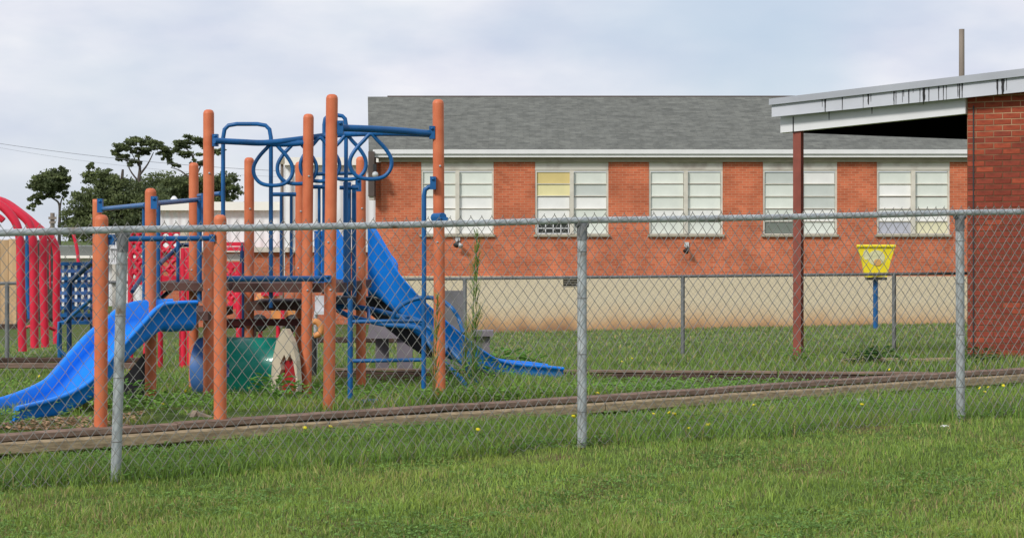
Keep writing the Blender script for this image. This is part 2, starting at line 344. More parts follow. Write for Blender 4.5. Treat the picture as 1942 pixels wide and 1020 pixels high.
MB().box(((ex0 + ex1) / 2 + .2, 49.88, bz(176.2)), (ex1 - ex0, .2, .04)).build('soffit', M['frieze'], school)
MB().box((bx(436.5), YB - .1, bz(196)), (7 / SB, .7, 52 / SB)).build('eave_return', M['roofbrown'], school)
MB().box((bx(436.5), YB - .1, bz(224)), (6 / SB, .6, 4 / SB)).build('return_sill', M['lintel'], school)

pm = {}
def pane_mat(key, c, rough=.25):
    pm[key] = mat('pane_' + key, c, rough, .05, 1.7, spec=.5, col2=tuple(v * .88 for v in c), stretch=(1.3, 1, .8), objrand=.05); return pm[key]
for k, c in dict(white=(.90, .90, .87), pale=(.78, .82, .75), grey=(.60, .64, .60), yellow=(.84, .77, .42), tan=(.72, .58, .24), dim=(.20, .23, .20), lilac=(.50, .51, .58), cream=(.80, .76, .52), dark=(.05, .055, .05)).items(): pane_mat(k, c)
COLS = [
    (['pale', 'pale', 'white', 'white', 'white'], ['pale', 'pale', 'white', 'white', 'white']),
    (['tan', 'yellow', 'white', 'white', 'dark'], ['pale', 'grey', 'white', 'pale', 'pale']),
    (['pale', 'pale', 'pale', 'white', 'pale'], ['pale', 'pale', 'pale', 'white', 'pale']),
    (['grey', 'pale', 'pale', 'pale', 'dim'], ['white', 'grey', 'grey', 'white', 'pale']),
    (['pale', 'white', 'white', 'white', 'lilac'], ['pale', 'pale', 'pale', 'white', 'cream']),
    (['pale', 'white', 'white', 'white', 'pale'], ['pale', 'pale', 'pale', 'white', 'pale'])]
WL = ['window nearest the left corner, white panes behind the climber', 'window with yellow upper panes and a small white grille', 'pale green tinted window above the left floodlight', 'window crossed by the canopy column', 'window above the yellow hoop with a grey lower pane', None]
pane_me = {}
for wi, ((a, b), cols) in enumerate(zip(WIN, COLS)):
    wmb = MB(); x0, x1 = bx(a), bx(b); zc0, zc1 = bz(265.5), bz(192.4); yf = YB + .06; fw = .05
    wmb.box(((x0 + x1) / 2, yf, zc1 + .02), (x1 - x0, .08, .04)); wmb.box(((x0 + x1) / 2, yf, zc0 - .02), (x1 - x0, .08, .05))
    wmb.box((x0 + fw / 2, yf, (zc0 + zc1) / 2), (fw, .08, zc1 - zc0)); wmb.box((x1 - fw / 2, yf, (zc0 + zc1) / 2), (fw, .08, zc1 - zc0))
    xm = (x0 + x1) / 2; wmb.box((xm, yf - .02, (zc0 + zc1) / 2), (.11, .12, zc1 - zc0))
    h = (zc1 - zc0) / 5
    for side, (s0, s1) in enumerate(((x0 + fw, xm - .055), (xm + .055, x1 - fw))):
        for k in range(1, 5): wmb.box(((s0 + s1) / 2, yf + .003, zc1 - k * h + (.012 if (wi + k) % 3 == 0 else 0)), (s1 - s0, .05, .022))
    wf = wmb.build('window', M['frame'], school, label=WL[wi])
    for side, (s0, s1) in enumerate(((x0 + fw, xm - .055), (xm + .055, x1 - fw))):
        for k in range(5):
            key = cols[side][k]
            if key not in pane_me:
                pmb = MB().box((0, 0, 0), (s1 - s0, .012, h - .03)); pane_me[key] = pmb.mesh('pane'); pane_me[key].materials.append(pm[key])
            link('pane', pane_me[key], None, wf, loc=((s0 + s1) / 2, yf + .02 + random.uniform(-.006, .006), zc1 - (k + .5) * h))
    MB().box(((x0 + x1) / 2, YB + .05, (bz(181.5) + zc1 + .04) / 2), (x1 - x0 - .01, .1, bz(181.5) - zc1 - .04)).build('lintel_panel', M['lintel'], wf)
    MB().box(((x0 + x1) / 2, YB - .01, bz(267.6)), (x1 - x0 + .08, .16, .06)).build('sill', M['frieze'], wf)
    if wi == 1:
        g = MB()
        for k in range(5): g.box((x0 + fw + .03 + k * (xm - x0 - fw - .12) / 4, yf - .035, zc0 + h / 2 - .03), (.025, .02, h - .03))
        for k in range(3): g.box(((x0 + xm) / 2, yf - .035, zc0 + .01 + k * (h - .06) / 2), (xm - x0 - fw - .07, .02, .025))
        g.build('grille', M['white'], wf)
for k in range(7):   # air vent in the foundation
    pass
v = MB().box((bx(669.5), YB - .06, bz(322.8)), (.46, .02, .22)); v.build('foundation_vent', M['vent'], school)
v = MB()
for k in range(4): v.box((bx(669.5), YB - .08, bz(318.6 + k * 2.6)), (.44, .02, .015))
v.build('vent_louvre', M['frieze'], school)
for nm, px, py, lab in (('floodlight', 536.5, 275, 'twin headed floodlight under the leftmost school window'), ('floodlight', 804.5, 282, 'tilted grey floodlight on the brick wall under the third school window')):
    t = thing('floodlight', lab, 'floodlight', 'floodlights on the school wall')
    MB().box((bx(px), YB - .02, bz(py - 4)), (.13, .05, .13)).build('base', M['lens'], t)
    MB().tube([(bx(px), YB - .04, bz(py - 4)), (bx(px - 1), YB - .2, bz(py)), ], .02, 6).build('bracket', M['lens'], t)
    MB().lathe([(.0, 0), (.035, 0), (.08, .14), (.085, .155), (.0, .15)], (bx(px + 1), YB - .2, bz(py)), 12, (-.5, -.6, -.7)).build('head', M['dark' if px > 600 else 'vent'], t)
    if px < 600: MB().lathe([(.0, 0), (.035, 0), (.07, .14), (.075, .155), (.0, .15)], (bx(px + 1), YB - .2, bz(py + 1)), 12, (.5, -.6, -.7)).build('head', M['lens'], t)
t = thing('corner_lamp', 'small black corner lamp with round white bulb beside the eave', 'lamp')
MB().box((bx(441), YB - .5, bz(191)), (.09, .1, .3)).build('bracket', M['dark'], t)
MB().lathe([(0, -.09), (.07, -.06), (.09, 0), (.07, .06), (0, .09)], (bx(441.5), YB - .55, bz(197)), 12).build('bulb', M['lens'], t)

# ------------------------------------------------------------------ right brick wing with steel canopy
A29 = R(29); wd = Vector((math.cos(A29), -math.sin(A29), 0)); wn = Vector((-math.sin(A29), -math.cos(A29), 0)); wb = -wn
C0 = Vector((5.27, 20.75, 0))
def wp(t, r, z): return C0 + wd * t + wb * r + Vector((0, 0, z))   # along the wall, back from its face, height
wing = thing('brick_wing', 'near dark red brick wing at the right edge under a sloping canopy roof', 'building')
zbase = E - 1.62; BH, BW = .0677, .2032
ROWS = 49; top_z = lambda t: E + 1.62 + .075 * t
rotw = Matrix(((wd.x, wb.x, 0), (wd.y, wb.y, 0), (0, 0, 1)))
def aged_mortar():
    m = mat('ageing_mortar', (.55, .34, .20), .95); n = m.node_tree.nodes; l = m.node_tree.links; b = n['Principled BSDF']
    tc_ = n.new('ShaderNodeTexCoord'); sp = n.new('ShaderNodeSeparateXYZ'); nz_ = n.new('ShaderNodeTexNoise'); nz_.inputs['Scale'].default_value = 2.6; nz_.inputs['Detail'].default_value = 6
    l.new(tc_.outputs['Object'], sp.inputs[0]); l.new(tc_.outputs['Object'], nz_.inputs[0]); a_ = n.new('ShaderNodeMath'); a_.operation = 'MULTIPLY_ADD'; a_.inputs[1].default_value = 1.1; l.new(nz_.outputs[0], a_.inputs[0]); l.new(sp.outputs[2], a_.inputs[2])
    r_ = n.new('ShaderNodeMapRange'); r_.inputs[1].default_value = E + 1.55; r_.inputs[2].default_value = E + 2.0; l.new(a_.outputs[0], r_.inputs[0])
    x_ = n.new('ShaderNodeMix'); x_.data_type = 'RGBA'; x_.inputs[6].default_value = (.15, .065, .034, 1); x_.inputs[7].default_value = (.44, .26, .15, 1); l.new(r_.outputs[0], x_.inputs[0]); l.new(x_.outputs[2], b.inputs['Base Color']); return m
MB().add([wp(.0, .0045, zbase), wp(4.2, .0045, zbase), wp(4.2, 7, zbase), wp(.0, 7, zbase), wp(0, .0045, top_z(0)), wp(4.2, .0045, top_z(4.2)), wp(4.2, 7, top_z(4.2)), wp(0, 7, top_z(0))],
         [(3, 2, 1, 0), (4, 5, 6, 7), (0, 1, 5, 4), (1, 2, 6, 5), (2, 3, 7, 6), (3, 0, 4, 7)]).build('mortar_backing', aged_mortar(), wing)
def brick_mesh(wdt):
    m = MB(); x, z = wdt / 2, (BH - .011) / 2; b = .004
    f = [(-x + b, 0, -z + b), (x - b, 0, -z + b), (x - b, 0, z - b), (-x + b, 0, z - b)]; g = [(-x, .005, -z), (x, .005, -z), (x, .005, z), (-x, .005, z)]; h = [(p[0], .05, p[2]) for p in g]
    m.add([rotw @ Vector(p) for p in f + g + h], [(0, 1, 2, 3)] + [(i, i + 4, (i + 1) % 4 + 4, (i + 1) % 4) for i in range(4)] + [(i + 4, i + 8, (i + 1) % 4 + 8, (i + 1) % 4 + 4) for i in range(4)]); return m
BM = {}
def bmesh_for(w_, k):
    key = (round(w_, 3), k)
    if key not in BM: BM[key] = brick_mesh(w_).mesh('brick'); BM[key].materials.append(M[k])
    return BM[key]
rest = {'brick': MB(), 'brick_old': MB()}; cnt = 0
for r in range(ROWS):
    z = zbase + (r + .5) * BH; off = -BW / 2 if r % 2 else 0; c = 0
    k_row = 'x'
    for c in range(22):
        a0 = max(0, off + c * BW); a1 = min(4.2, off + (c + 1) * BW)
        if a1 - a0 < .03 or z - BH / 2 > top_z(a0) - .012: continue
        ctr = wp((a0 + a1) / 2, random.uniform(-.0025, .002), z)
        px = 600 + F * ctr.x / ctr.y
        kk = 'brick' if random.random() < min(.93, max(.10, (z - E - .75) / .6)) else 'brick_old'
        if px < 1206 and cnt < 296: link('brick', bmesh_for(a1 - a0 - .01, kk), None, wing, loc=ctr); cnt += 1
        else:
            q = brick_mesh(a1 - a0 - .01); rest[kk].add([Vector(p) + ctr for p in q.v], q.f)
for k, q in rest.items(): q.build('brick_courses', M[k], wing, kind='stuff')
MB().box(wp(.075, -.002, (zbase + E + 1.55) / 2), (.016, .012, E + 1.5 - zbase), A29 * -1).build('expansion_joint', M['dark'], wing)
# canopy: roof slab, drip edge, fascia with tar runs, white beam, soffit
def zline(t, y_l, y_r, xl, xr, r=0.0):     # height of a photo line at distance t along the wall
    p = wp(t, r, 0); x = 600 + F * p.x / p.y; y = y_l + (y_r - y_l) * (x - xl) / (xr - xl); return E - (y - HY) * p.y / F
def band(name, m, t0, t1, r, th, top, bot):
    a = [wp(t0, r, zline(t0, *bot, r)), wp(t1, r, zline(t1, *bot, r)), wp(t1, r + th, zline(t1, *bot, r)), wp(t0, r + th, zline(t0, *bot, r)),
         wp(t0, r, zline(t0, *top, r)), wp(t1, r, zline(t1, *top, r)), wp(t1, r + th, zline(t1, *top, r)), wp(t0, r + th, zline(t0, *top, r))]
    return MB().hexa(a).build(name, m, wing)
Lt = (105.5, 71.8, 918, 1200); Lm = (112.6, 80.4, 918, 1200); Lb = (127.5, 99.2, 918, 1200); Lw = (146.2, 124.8, 925.6, 1131.4)
TL = -2.34
band('drip_edge', M['drip_metal'], TL, 4.5, -.24, .05, Lt, (Lm[0] + .3, Lm[1] + .3, 918, 1200))
band('fascia', M['fascia'], TL + .02, 4.5, -.20, .04, Lm, Lb)
band('canopy_beam', M['white'], TL + .08, -.004, -.06, .12, (Lb[0] - 1, Lb[1] - 1, 918, 1200), Lw)
def tz(t, r): # roof underside plane
    return zline(t, *Lm, -.2) - .02 + .02 * r
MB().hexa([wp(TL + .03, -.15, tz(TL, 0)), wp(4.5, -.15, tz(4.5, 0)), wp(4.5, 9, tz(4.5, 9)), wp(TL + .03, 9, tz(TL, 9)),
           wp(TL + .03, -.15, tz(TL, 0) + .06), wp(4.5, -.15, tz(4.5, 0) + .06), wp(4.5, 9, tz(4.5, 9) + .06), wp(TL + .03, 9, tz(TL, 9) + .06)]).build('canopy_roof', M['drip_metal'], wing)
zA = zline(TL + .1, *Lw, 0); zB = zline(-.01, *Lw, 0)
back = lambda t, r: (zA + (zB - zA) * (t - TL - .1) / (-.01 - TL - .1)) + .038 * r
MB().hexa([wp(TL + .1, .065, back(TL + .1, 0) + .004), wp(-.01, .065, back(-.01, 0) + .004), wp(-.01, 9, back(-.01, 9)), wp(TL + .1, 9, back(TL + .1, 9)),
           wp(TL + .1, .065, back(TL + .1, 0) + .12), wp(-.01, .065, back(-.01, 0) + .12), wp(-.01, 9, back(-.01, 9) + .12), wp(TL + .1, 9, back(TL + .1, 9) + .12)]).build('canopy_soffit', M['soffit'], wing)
# seams and tar runs down the fascia
runs = [(967, 1.4, 1.0, 10), (963.5, .5, .6, 0), (987, .8, 1, 0), (1011.5, .5, 1, 0), (1017.5, 1.6, .8, 8), (1020.5, .5, .6, 0), (1047.5, 1.0, 1, 0), (1050, .6, 1, 0), (1057.5, .5, .9, 0), (1059, .6, .5, 0), (1065, 1.0, 1, 0), (1070, .5, .3, 0), (1078, .8, 1, 3), (1082.5, 2.6, 1, 0), (1088.5, .8, 1, 0), (1100, .9, 1, 0), (1105.5, .7, 1, 0), (1109, .5, 1, 0), (1122.5, .7, .9, 0), (1124.5, 1.1, 1, 0), (1127.5, 1.1, 1, 0), (1168.8, 1.6, 1, 0), (1175, 2.8, 1, 0), (1179.5, .6, .8, 0)]
for x, wpx, frac, over in runs:
    m = MB(); lo, hi = -3.0, 2.0
    for _ in range(40):
        mid = (lo + hi) / 2; p = wp(mid, -.203, 0)
        if 600 + F * p.x / p.y < x: lo = mid
        else: hi = mid
    t = lo; ww = wpx * 1.45 / 97; z1 = zline(t, *Lm, -.2); z0 = zline(t, *Lb, -.2); zb_ = z1 + (z0 - z1) * frac
    top = [wp(t - ww * .55, -.203, z1), wp(t + ww * .55, -.203, z1)]; n = 5; lft = []; rgt = []
    for i in range(n + 1):
        f = i / n; wk = ww * (.55 - .28 * f) * random.uniform(.7, 1.15); j = random.uniform(-.1, .1) * ww
        lft.append(wp(t - wk + j, -.2035, z1 + (zb_ - z1) * f)); rgt.append(wp(t + wk + j, -.2035, z1 + (zb_ - z1) * f))
    for i in range(n): m.add([lft[i], rgt[i], rgt[i + 1], lft[i + 1]] + [q + wb * .003 for q in (lft[i], rgt[i], rgt[i + 1], lft[i + 1])], [(0, 1, 2, 3), (7, 6, 5, 4), (0, 4, 5, 1), (1, 5, 6, 2), (2, 6, 7, 3), (3, 7, 4, 0)])
    if over:
        zz = zline(t, *Lb, -.06); m2 = MB().hexa([wp(t - .003, -.063, zz - over / 97), wp(t + .002, -.063, zz - over / 97), wp(t + .002, -.0605, zz - over / 97), wp(t - .003, -.0605, zz - over / 97), wp(t - ww * .3, -.063, zz), wp(t + ww * .3, -.063, zz), wp(t + ww * .3, -.0605, zz), wp(t - ww * .3, -.0605, zz)])
        m2.build('tar_run', M['tar'], wing)
    m.build('tar_run', M['tar'], wing)
MB().box(wp(TL + .245, -.062, zA + .09), (.012, .006, .19), -A29).build('beam_seam', M['tar'], wing)
# rust red square column
colm = thing('canopy_column', 'rust red square steel column holding up the left end of the canopy', 'column')
cp = wp(-2.06, .02, 0); gzc = gz(cp.x, cp.y)
MB().box((cp.x, cp.y, (gzc - .1 + zline(-2.06, *Lw, 0)) / 2), (.1, .1, zline(-2.06, *Lw, 0) - gzc + .1 - .004), -A29).build('shaft', M['column'], colm)
MB().box((cp.x, cp.y, gzc + .012), (.2, .2, .02), -A29).build('base_plate', M['column'], colm)

# ------------------------------------------------------------------ background: white shed building, low grey building, trees, poles
def bb(name, m, x0, x1, y0, y1, Z, dep, parent, lab=None):   # box given by its photo outline at distance Z and its real depth
    a, b = at(x0, y1, Z), at(x1, y0, Z); return MB().box(((a.x + b.x) / 2, Z + dep / 2, (a.z + b.z) / 2), (b.x - a.x, dep, b.z - a.z)).build(name, m, parent, label=lab)
wbld = thing('white_metal_building', 'white ribbed metal hall with brick base behind the playground', 'building')
def siding():
    m = M['siding']; n = m.node_tree.nodes; l = m.node_tree.links
    wv = n.new('ShaderNodeTexWave'); wv.bands_direction = 'X'; wv.inputs['Scale'].default_value = 1.1; tc = n.new('ShaderNodeTexCoord'); l.new(tc.outputs['Object'], wv.inputs[0])
    bp = n.new('ShaderNodeBump'); bp.inputs['Strength'].default_value = .6; bp.inputs['Distance'].default_value = .05; l.new(wv.outputs[0], bp.inputs['Height']); l.new(bp.outputs[0], n['Principled BSDF'].inputs['Normal'])
siding()
bb('lower_wall', M['siding'], 184, 340, 237, 284, 62, 9, wbld); bb('tall_wall', M['siding'], 334, 445, 184, 284, 61, 10, wbld)
bb('lower_eave', M['siding_trim'], 180, 338, 228, 238, 61.7, 9.5, wbld); bb('tall_eave', M['siding_trim'], 331, 446, 176, 185, 60.7, 10.5, wbld)
bb('base_trim', M['lintel'], 184, 445, 281, 287, 60.9, .2, wbld); bb('brick_base', M['facade'], 186, 445, 287, 380, 61.1, 9, wbld)
bb('downspout', M['white'], 331.4, 333.6, 186, 330, 60.6, .1, wbld)
MB().lathe([(.0, .24), (.06, .22), (.13, .13), (.12, .1), (.07, .09), (.06, 0), (0, 0)], at(204, 229, 63), 14).build('roof_turbine', M['white'], wbld)
for k in range(3): pass
gb = thing('low_grey_building', 'long low building with grey green roof seen behind the red climber', 'building')
bb('wall', M['siding'], -160, 186, 292, 350, 68, 8, gb); bb('roof', M['lowroof'], -166, 190, 280, 291, 67.5, 9, gb); bb('fascia', M['siding_trim'], -166, 190, 291, 294, 67.4, .2, gb)
shed = thing('board_shed', 'tan vertical board shed at the left edge behind the red climber', 'shed')
for k in range(10):
    x1 = 19 - k * 9.6; bb('board', M['tan'], x1 - 9.1, x1, 272 + random.uniform(-.5, .5), 372, 29 + random.uniform(0, .02), .03, shed)
bb('backing', M['roofbrown'], -78, 18, 273, 372, 29.06, 2.5, shed); bb('sill_beam', M['timber_dark'], -78, 19, 371, 377, 28.98, .1, shed)
bb('roof', M['lowroof'], -84, 22, 266, 272, 28.9, 3, shed) if False else None
def treeman(name, label, clumps, trunks, Z, nleaf, seed, group='trees far behind the playground'):
    rg = np.random.default_rng(seed); t = thing(name, label, 'tree', group)
    s = Z / F; pts = []; sh = []
    tot = sum(a[2] * a[3] for a in clumps)
    for (x, y, rx, ry) in clumps:
        nl = int(nleaf * rx * ry / tot); k = max(8, int(rx * ry / 5))
        sub = rg.normal(size=(k, 3)); sub /= np.linalg.norm(sub, axis=1)[:, None]; sub *= rg.uniform(.1, 1, (k, 1)) ** .6 * np.array([1.08, 1.08, 1.0])
        pick = rg.integers(0, k, nl); p = sub[pick] * np.array([1.1, 1.1, 1.0]) + rg.normal(size=(nl, 3)) * np.array([.14, .14, .11])
        P = np.stack([(x - 600 + p[:, 0] * rx) * s, Z + p[:, 1] * rx * s, E - (y - HY + -p[:, 2] * ry * 1.0) * s], -1)
        P[:, 2] = E - (y - HY) * s + p[:, 2] * ry * s
        pts.append(P); sh.append(rg.uniform(0, 1, k)[pick])
    P = np.concatenate(pts); shv = np.concatenate(sh); n = len(P)
    a = rg.normal(size=(n, 3)); a /= np.linalg.norm(a, axis=1)[:, None]; b = np.cross(a, rg.normal(size=(n, 3))); b /= np.linalg.norm(b, axis=1)[:, None]
    sz = rg.uniform(.05, .125, (n, 1)); V = np.stack([P - a * sz, P + b * sz * .5, P + a * sz, P - b * sz * .5], 1).reshape(-1, 3)
    cc = np.stack([.10 + .10 * shv, .13 + .11 * shv, .065 + .03 * shv], -1) * rg.uniform(.7, 1.25, (n, 1))
    fastmesh('crown', V, 4, np.repeat(cc, 4, 0), M['leaf'], t)
    m = MB()
    for tr in trunks:
        P_ = [at(x, y, Z) for x, y, r in tr]; m.tube(P_, tr[0][2] * .6, 7, smooth=4, taper=tr[-1][2] * .5)
    m.build('trunk', M['bark'], t)
def fastmesh(name, V, nper, colv, m, parent=None, **kw):
    me = bpy.data.meshes.new(name); n = len(V); nf = n // nper
    me.vertices.add(n); me.vertices.foreach_set('co', np.asarray(V, np.float32).ravel())
    me.loops.add(n); me.loops.foreach_set('vertex_index', np.arange(n, dtype=np.int32))
    me.polygons.add(nf); me.polygons.foreach_set('loop_start', np.arange(0, n, nper, dtype=np.int32)); me.polygons.foreach_set('loop_total', np.full(nf, nper, np.int32))
    me.update(calc_edges=True)
    at_ = me.attributes.new('tone', 'FLOAT_COLOR', 'POINT'); at_.data.foreach_set('color', np.concatenate([colv, np.ones((n, 1))], 1).astype(np.float32).ravel())
    return link(name, me, m, parent, **kw)
def tone_mat(name, rough=.7, trans=.25):
    m = bpy.data.materials.new(name); m.use_nodes = True; t = m.node_tree; n = t.nodes; l = t.links; b = n['Principled BSDF']
    b.inputs['Roughness'].default_value = rough; b.inputs['Specular IOR Level'].default_value = .25
    a = n.new('ShaderNodeAttribute'); a.attribute_name = 'tone'; l.new(a.outputs['Color'], b.inputs['Base Color'])
    tr = n.new('ShaderNodeBsdfTranslucent'); l.new(a.outputs['Color'], tr.inputs[0]); ms = n.new('ShaderNodeMixShader'); ms.inputs[0].default_value = trans
    l.new(b.outputs[0], ms.inputs[1]); l.new(tr.outputs[0], ms.inputs[2]); l.new(ms.outputs[0], n['Material Output'].inputs[0]); return m
M['leaf'] = tone_mat('tree_leaves', .7, .4); M['blade'] = tone_mat('grass_blades', .6, .3)
treeman('leaning_tree', 'small tree with one lopsided crown and thin forked trunk, standing apart at far left', [(62, 200, 16, 9), (50, 212, 15, 10), (43, 225, 9, 7), (70, 208, 9, 7), (57, 222, 9, 4), (75, 221, 6, 5), (38, 234, 5, 4), (79, 199, 5, 5), (58, 206, 20, 13), (66, 196, 12, 8)], [((70, 330, .2), (69.5, 265, .16), (70, 245, .13), (69, 230, .1), (62, 224, .08), (52, 218, .05)), ((70, 240, .1), (72, 226, .07), (77, 216, .04))], 105, 11000, 3)
treeman('dense_tree', 'broad dense dark tree mass in the middle of the treeline', [(112, 230, 26, 18), (140, 222, 30, 20), (165, 228, 30, 22), (115, 198, 16, 10), (128, 204, 20, 9), (100, 222, 14, 10), (90, 248, 18, 14), (120, 252, 34, 16), (160, 252, 34, 18), (105, 186, 6, 6), (140, 206, 14, 8), (96, 262, 26, 14), (150, 268, 50, 14)], [((135, 340, .4), (138, 270, .35), (142, 215, .22), (144, 190, .12))], 98, 34000, 5)
treeman('open_tree', 'tall airy tree with flat tiered top and bare branches above the dense tree', [(148, 164, 13, 7), (165, 158, 15, 7), (182, 160, 12, 6), (194, 170, 9, 8), (143, 176, 9, 6), (160, 172, 12, 4), (196, 178, 8, 5), (155, 182, 9, 5), (170, 167, 14, 4), (136, 170, 6, 4)], [((165, 340, .35), (165, 240, .25), (163, 205, .17), (164, 186, .1), (160, 168, .05)), ((164, 196, .12), (173, 184, .08), (180, 170, .04)), ((163, 205, .1), (152, 190, .07), (147, 172, .04)), ((165, 190, .08), (158, 178, .05), (152, 166, .03))], 102, 7500, 7)
treeman('layered_tree', 'tree with thin tiered branches rising behind the tallest left post', [(212, 162, 14, 6), (228, 156, 14, 6), (240, 160, 12, 7), (202, 170, 8, 5), (250, 168, 10, 6), (222, 172, 14, 4), (205, 184, 7, 4), (232, 182, 10, 4)], [((228, 340, .35), (228, 230, .22), (229, 195, .15), (226, 175, .07), (216, 164, .04)), ((229, 200, .1), (238, 180, .06), (245, 166, .03)), ((228, 205, .1), (212, 192, .06), (200, 188, .03))], 102, 6000, 9)
treeman('round_tree', 'rounded bushy tree at the right end of the treeline beside the white hall', [(200, 208, 30, 16), (190, 222, 30, 18), (225, 215, 26, 18), (245, 212, 20, 16), (262, 205, 17, 14), (268, 217, 14, 12), (236, 240, 40, 20), (180, 240, 24, 16)], [((205, 340, .35), (206, 250, .3), (210, 215, .15)), ((250, 340, .3), (255, 240, .2), (262, 208, .1))], 108, 28000, 13)
up = thing('utility_pole', 'weathered grey wooden utility pole rising above the canopy roof', 'pole')
p0 = at(1127, 26, 75); MB().tube([(p0.x, 75, E - 3.4), p0], .14, 12, taper=.115).build('shaft', M['pole'], up)
up = thing('distant_utility_pole', 'small distant utility pole with crossarms beside the lopsided tree', 'pole')
p0 = at(61.5, 241, 130); MB().tube([(p0.x, 130, E - 4), p0], .2, 8, taper=.16).build('shaft', M['pole'], up)
for yy, hw in ((247, 4.5), (252, 3.5)):
    a, b = at(61.5 - hw, yy, 129.7), at(61.5 + hw, yy, 129.7); MB().beam(a, b, .15, .18).build('crossarm', M['pole'], up)
tp = thing('thin_pole', 'thin brown service pole with a small box in front of the white hall', 'pole')
p0 = at(330.5, 178, 59); MB().tube([(p0.x, 59, E - 3), p0], .07, 8, taper=.05).build('shaft', M['pole'], tp)
q = at(330.5, 180, 58.9); MB().box(q, (.16, .1, .22)).build('meter_box', M['frieze'], tp)
for k, (ya, yb, lb) in enumerate(((152.5, 195, 'upper of two thin overhead cables crossing the sky at left'), (153.5, 199, 'lower of two thin overhead cables crossing the sky at left'))):
    a, b = at(-120, 140, 90), at(430, yb, 90); pts = [a.lerp(b, i / 16) - Vector((0, 0, (.5 + .25 * k) * 4 * (i / 16) * (1 - i / 16))) for i in range(17)]
    MB().tube(pts, (.010, .005)[k], 4).build('overhead_cable', M['wirecable'], label=lb, cat='cable', group='overhead cables')

# ------------------------------------------------------------------ near chain-link fence
FA = R(22.5); fe = Vector((math.cos(FA), math.sin(FA), 0)); fn = Vector((math.sin(FA), -math.cos(FA), 0))
F0 = Vector((.456, 11.54, 0)); SP = 2.94
def fp(u, off=0.0, z=0.0): return F0 + fe * u + fn * off + Vector((0, 0, z))
def railz(u): return E + .112 + .0222 * u - .006 * math.sin(math.pi * ((u / SP) % 1))
fence = thing('chain_link_fence', 'near galvanised chain link fence with round top rail across the whole lawn', 'fence')
for k, lean in ((-2, 0), (-1, -.043), (0, 0), (1, .006), (2, 0)):
    u = k * SP; b = fp(u, -.012); zb_ = gz(b.x, b.y); zt_ = railz(u)
    m = MB(); bot = Vector((b.x + lean, b.y, zb_ - .08)); top = Vector((b.x, b.y, zt_ - .03))
    m.tube([bot, top], .0305, 16); m.build('post', M['galv'], fence)
    c = MB().lathe([(.033, -.10), (.034, -.02), (.031, .005), (.018, .018), (0, .022)], top, 16); c.tube([top + Vector((0, 0, .008)) - fe * .04, top + Vector((0, 0, .008)) + fe * .04], .026, 12)
    c.build('post_cap', M['far_galv'], fence)
    for zz in (.25, .62, .98, 1.28):
        ty = MB(); q = top + Vector((0, 0, -1.45 + zz)) + Vector((lean * (1 - zz / 1.45), 0, 0))
        ty.tube([q + Vector((math.cos(a), math.sin(a), 0)) * .033 for a in np.linspace(0, 2 * math.pi, 12, endpoint=False)], .0022, 4, closed=True)
        if abs(k) < 2: ty.build('wire_tie', M['wire'], fence)
for k in range(-2, 2):
    pts = [fp(k * SP + SP * i / 8, 0, railz(k * SP + SP * i / 8)) for i in range(9)]
    MB().tube(pts, .0212, 14).build('top_rail', M['galv'], fence)
# woven wires: each wire zigzags between neighbouring columns
def weave(e_, n_, org, u0, u1, wdm, hdm, rows, topz, botz, rad, off, seed, sides=4):
    rg = random.Random(seed); V = []; Fc = []; j0 = int(u0 / (wdm / 2)); j1 = int(u1 / (wdm / 2))
    colj = {j: rg.uniform(-.0028, .0028) for j in range(j0 - 1, j1 + 2)}
    for j in range(j0, j1):
        pts = []
        k = 0
        while True:
            jj = j if k % 2 == 0 else j + 1
            if (jj % 2) == 1 and k == 0: k = 0
            kk = k if j % 2 == 0 else k + 1 - 0
            # columns with even index own the peaks
            col_ = j if (j + k) % 2 == 0 else j + 1
            v = k * hdm / 2
            u = col_ * wdm / 2 + colj.get(col_, 0); zt = topz(u)
            z = zt - v + (.004 * math.sin(u * 5.1 + 1) + .003 * math.sin(u * 13.0)) * min(1, v * 3)
            zb2 = botz(u)
            if v > rows * hdm: break
            dd = rad * (1 if k % 2 == 0 else -1) * .9
            bow = .007 * math.sin(u * 2.1) * math.sin(v * 3)
            pts.append(org + e_ * u + n_ * (off + dd + bow) + Vector((0, 0, max(z, zb2))))
            if z < zb2: break
            k += 1
        if j % 2 == 0: pts.insert(0, pts[0] + Vector((0, 0, .009)) + e_ * rg.uniform(-.005, .005) + n_ * .004)
        else: pts[0] = pts[0]
        b = len(V)
        for i, p in enumerate(pts):
            t = (pts[min(i + 1, len(pts) - 1)] - pts[max(i - 1, 0)]).normalized(); a = n_; c = t.cross(a).normalized()
            for q in range(sides):
                an = 2 * math.pi * (q + .5) / sides; V.append(p + a * (math.cos(an) * rad) + c * (math.sin(an) * rad))
        for i in range(len(pts) - 1):
            for q in range(sides):
                q2 = (q + 1) % sides; Fc.append((b + i * sides + q, b + i * sides + q2, b + (i + 1) * sides + q2, b + (i + 1) * sides + q))
    mb = MB(); mb.v = [tuple(v) for v in V]; mb.f = Fc; mb.sm = [False] * len(Fc); return mb
def gline(u): p = fp(u); return gz(p.x, p.y) + .01
weave(fe, fn, F0, -5.9, 5.9, .0712, .0944, 17, lambda u: railz(u) + .040, gline, .0025, .0275, 3).build('wire_mesh', M['wire'], fence, kind='stuff')

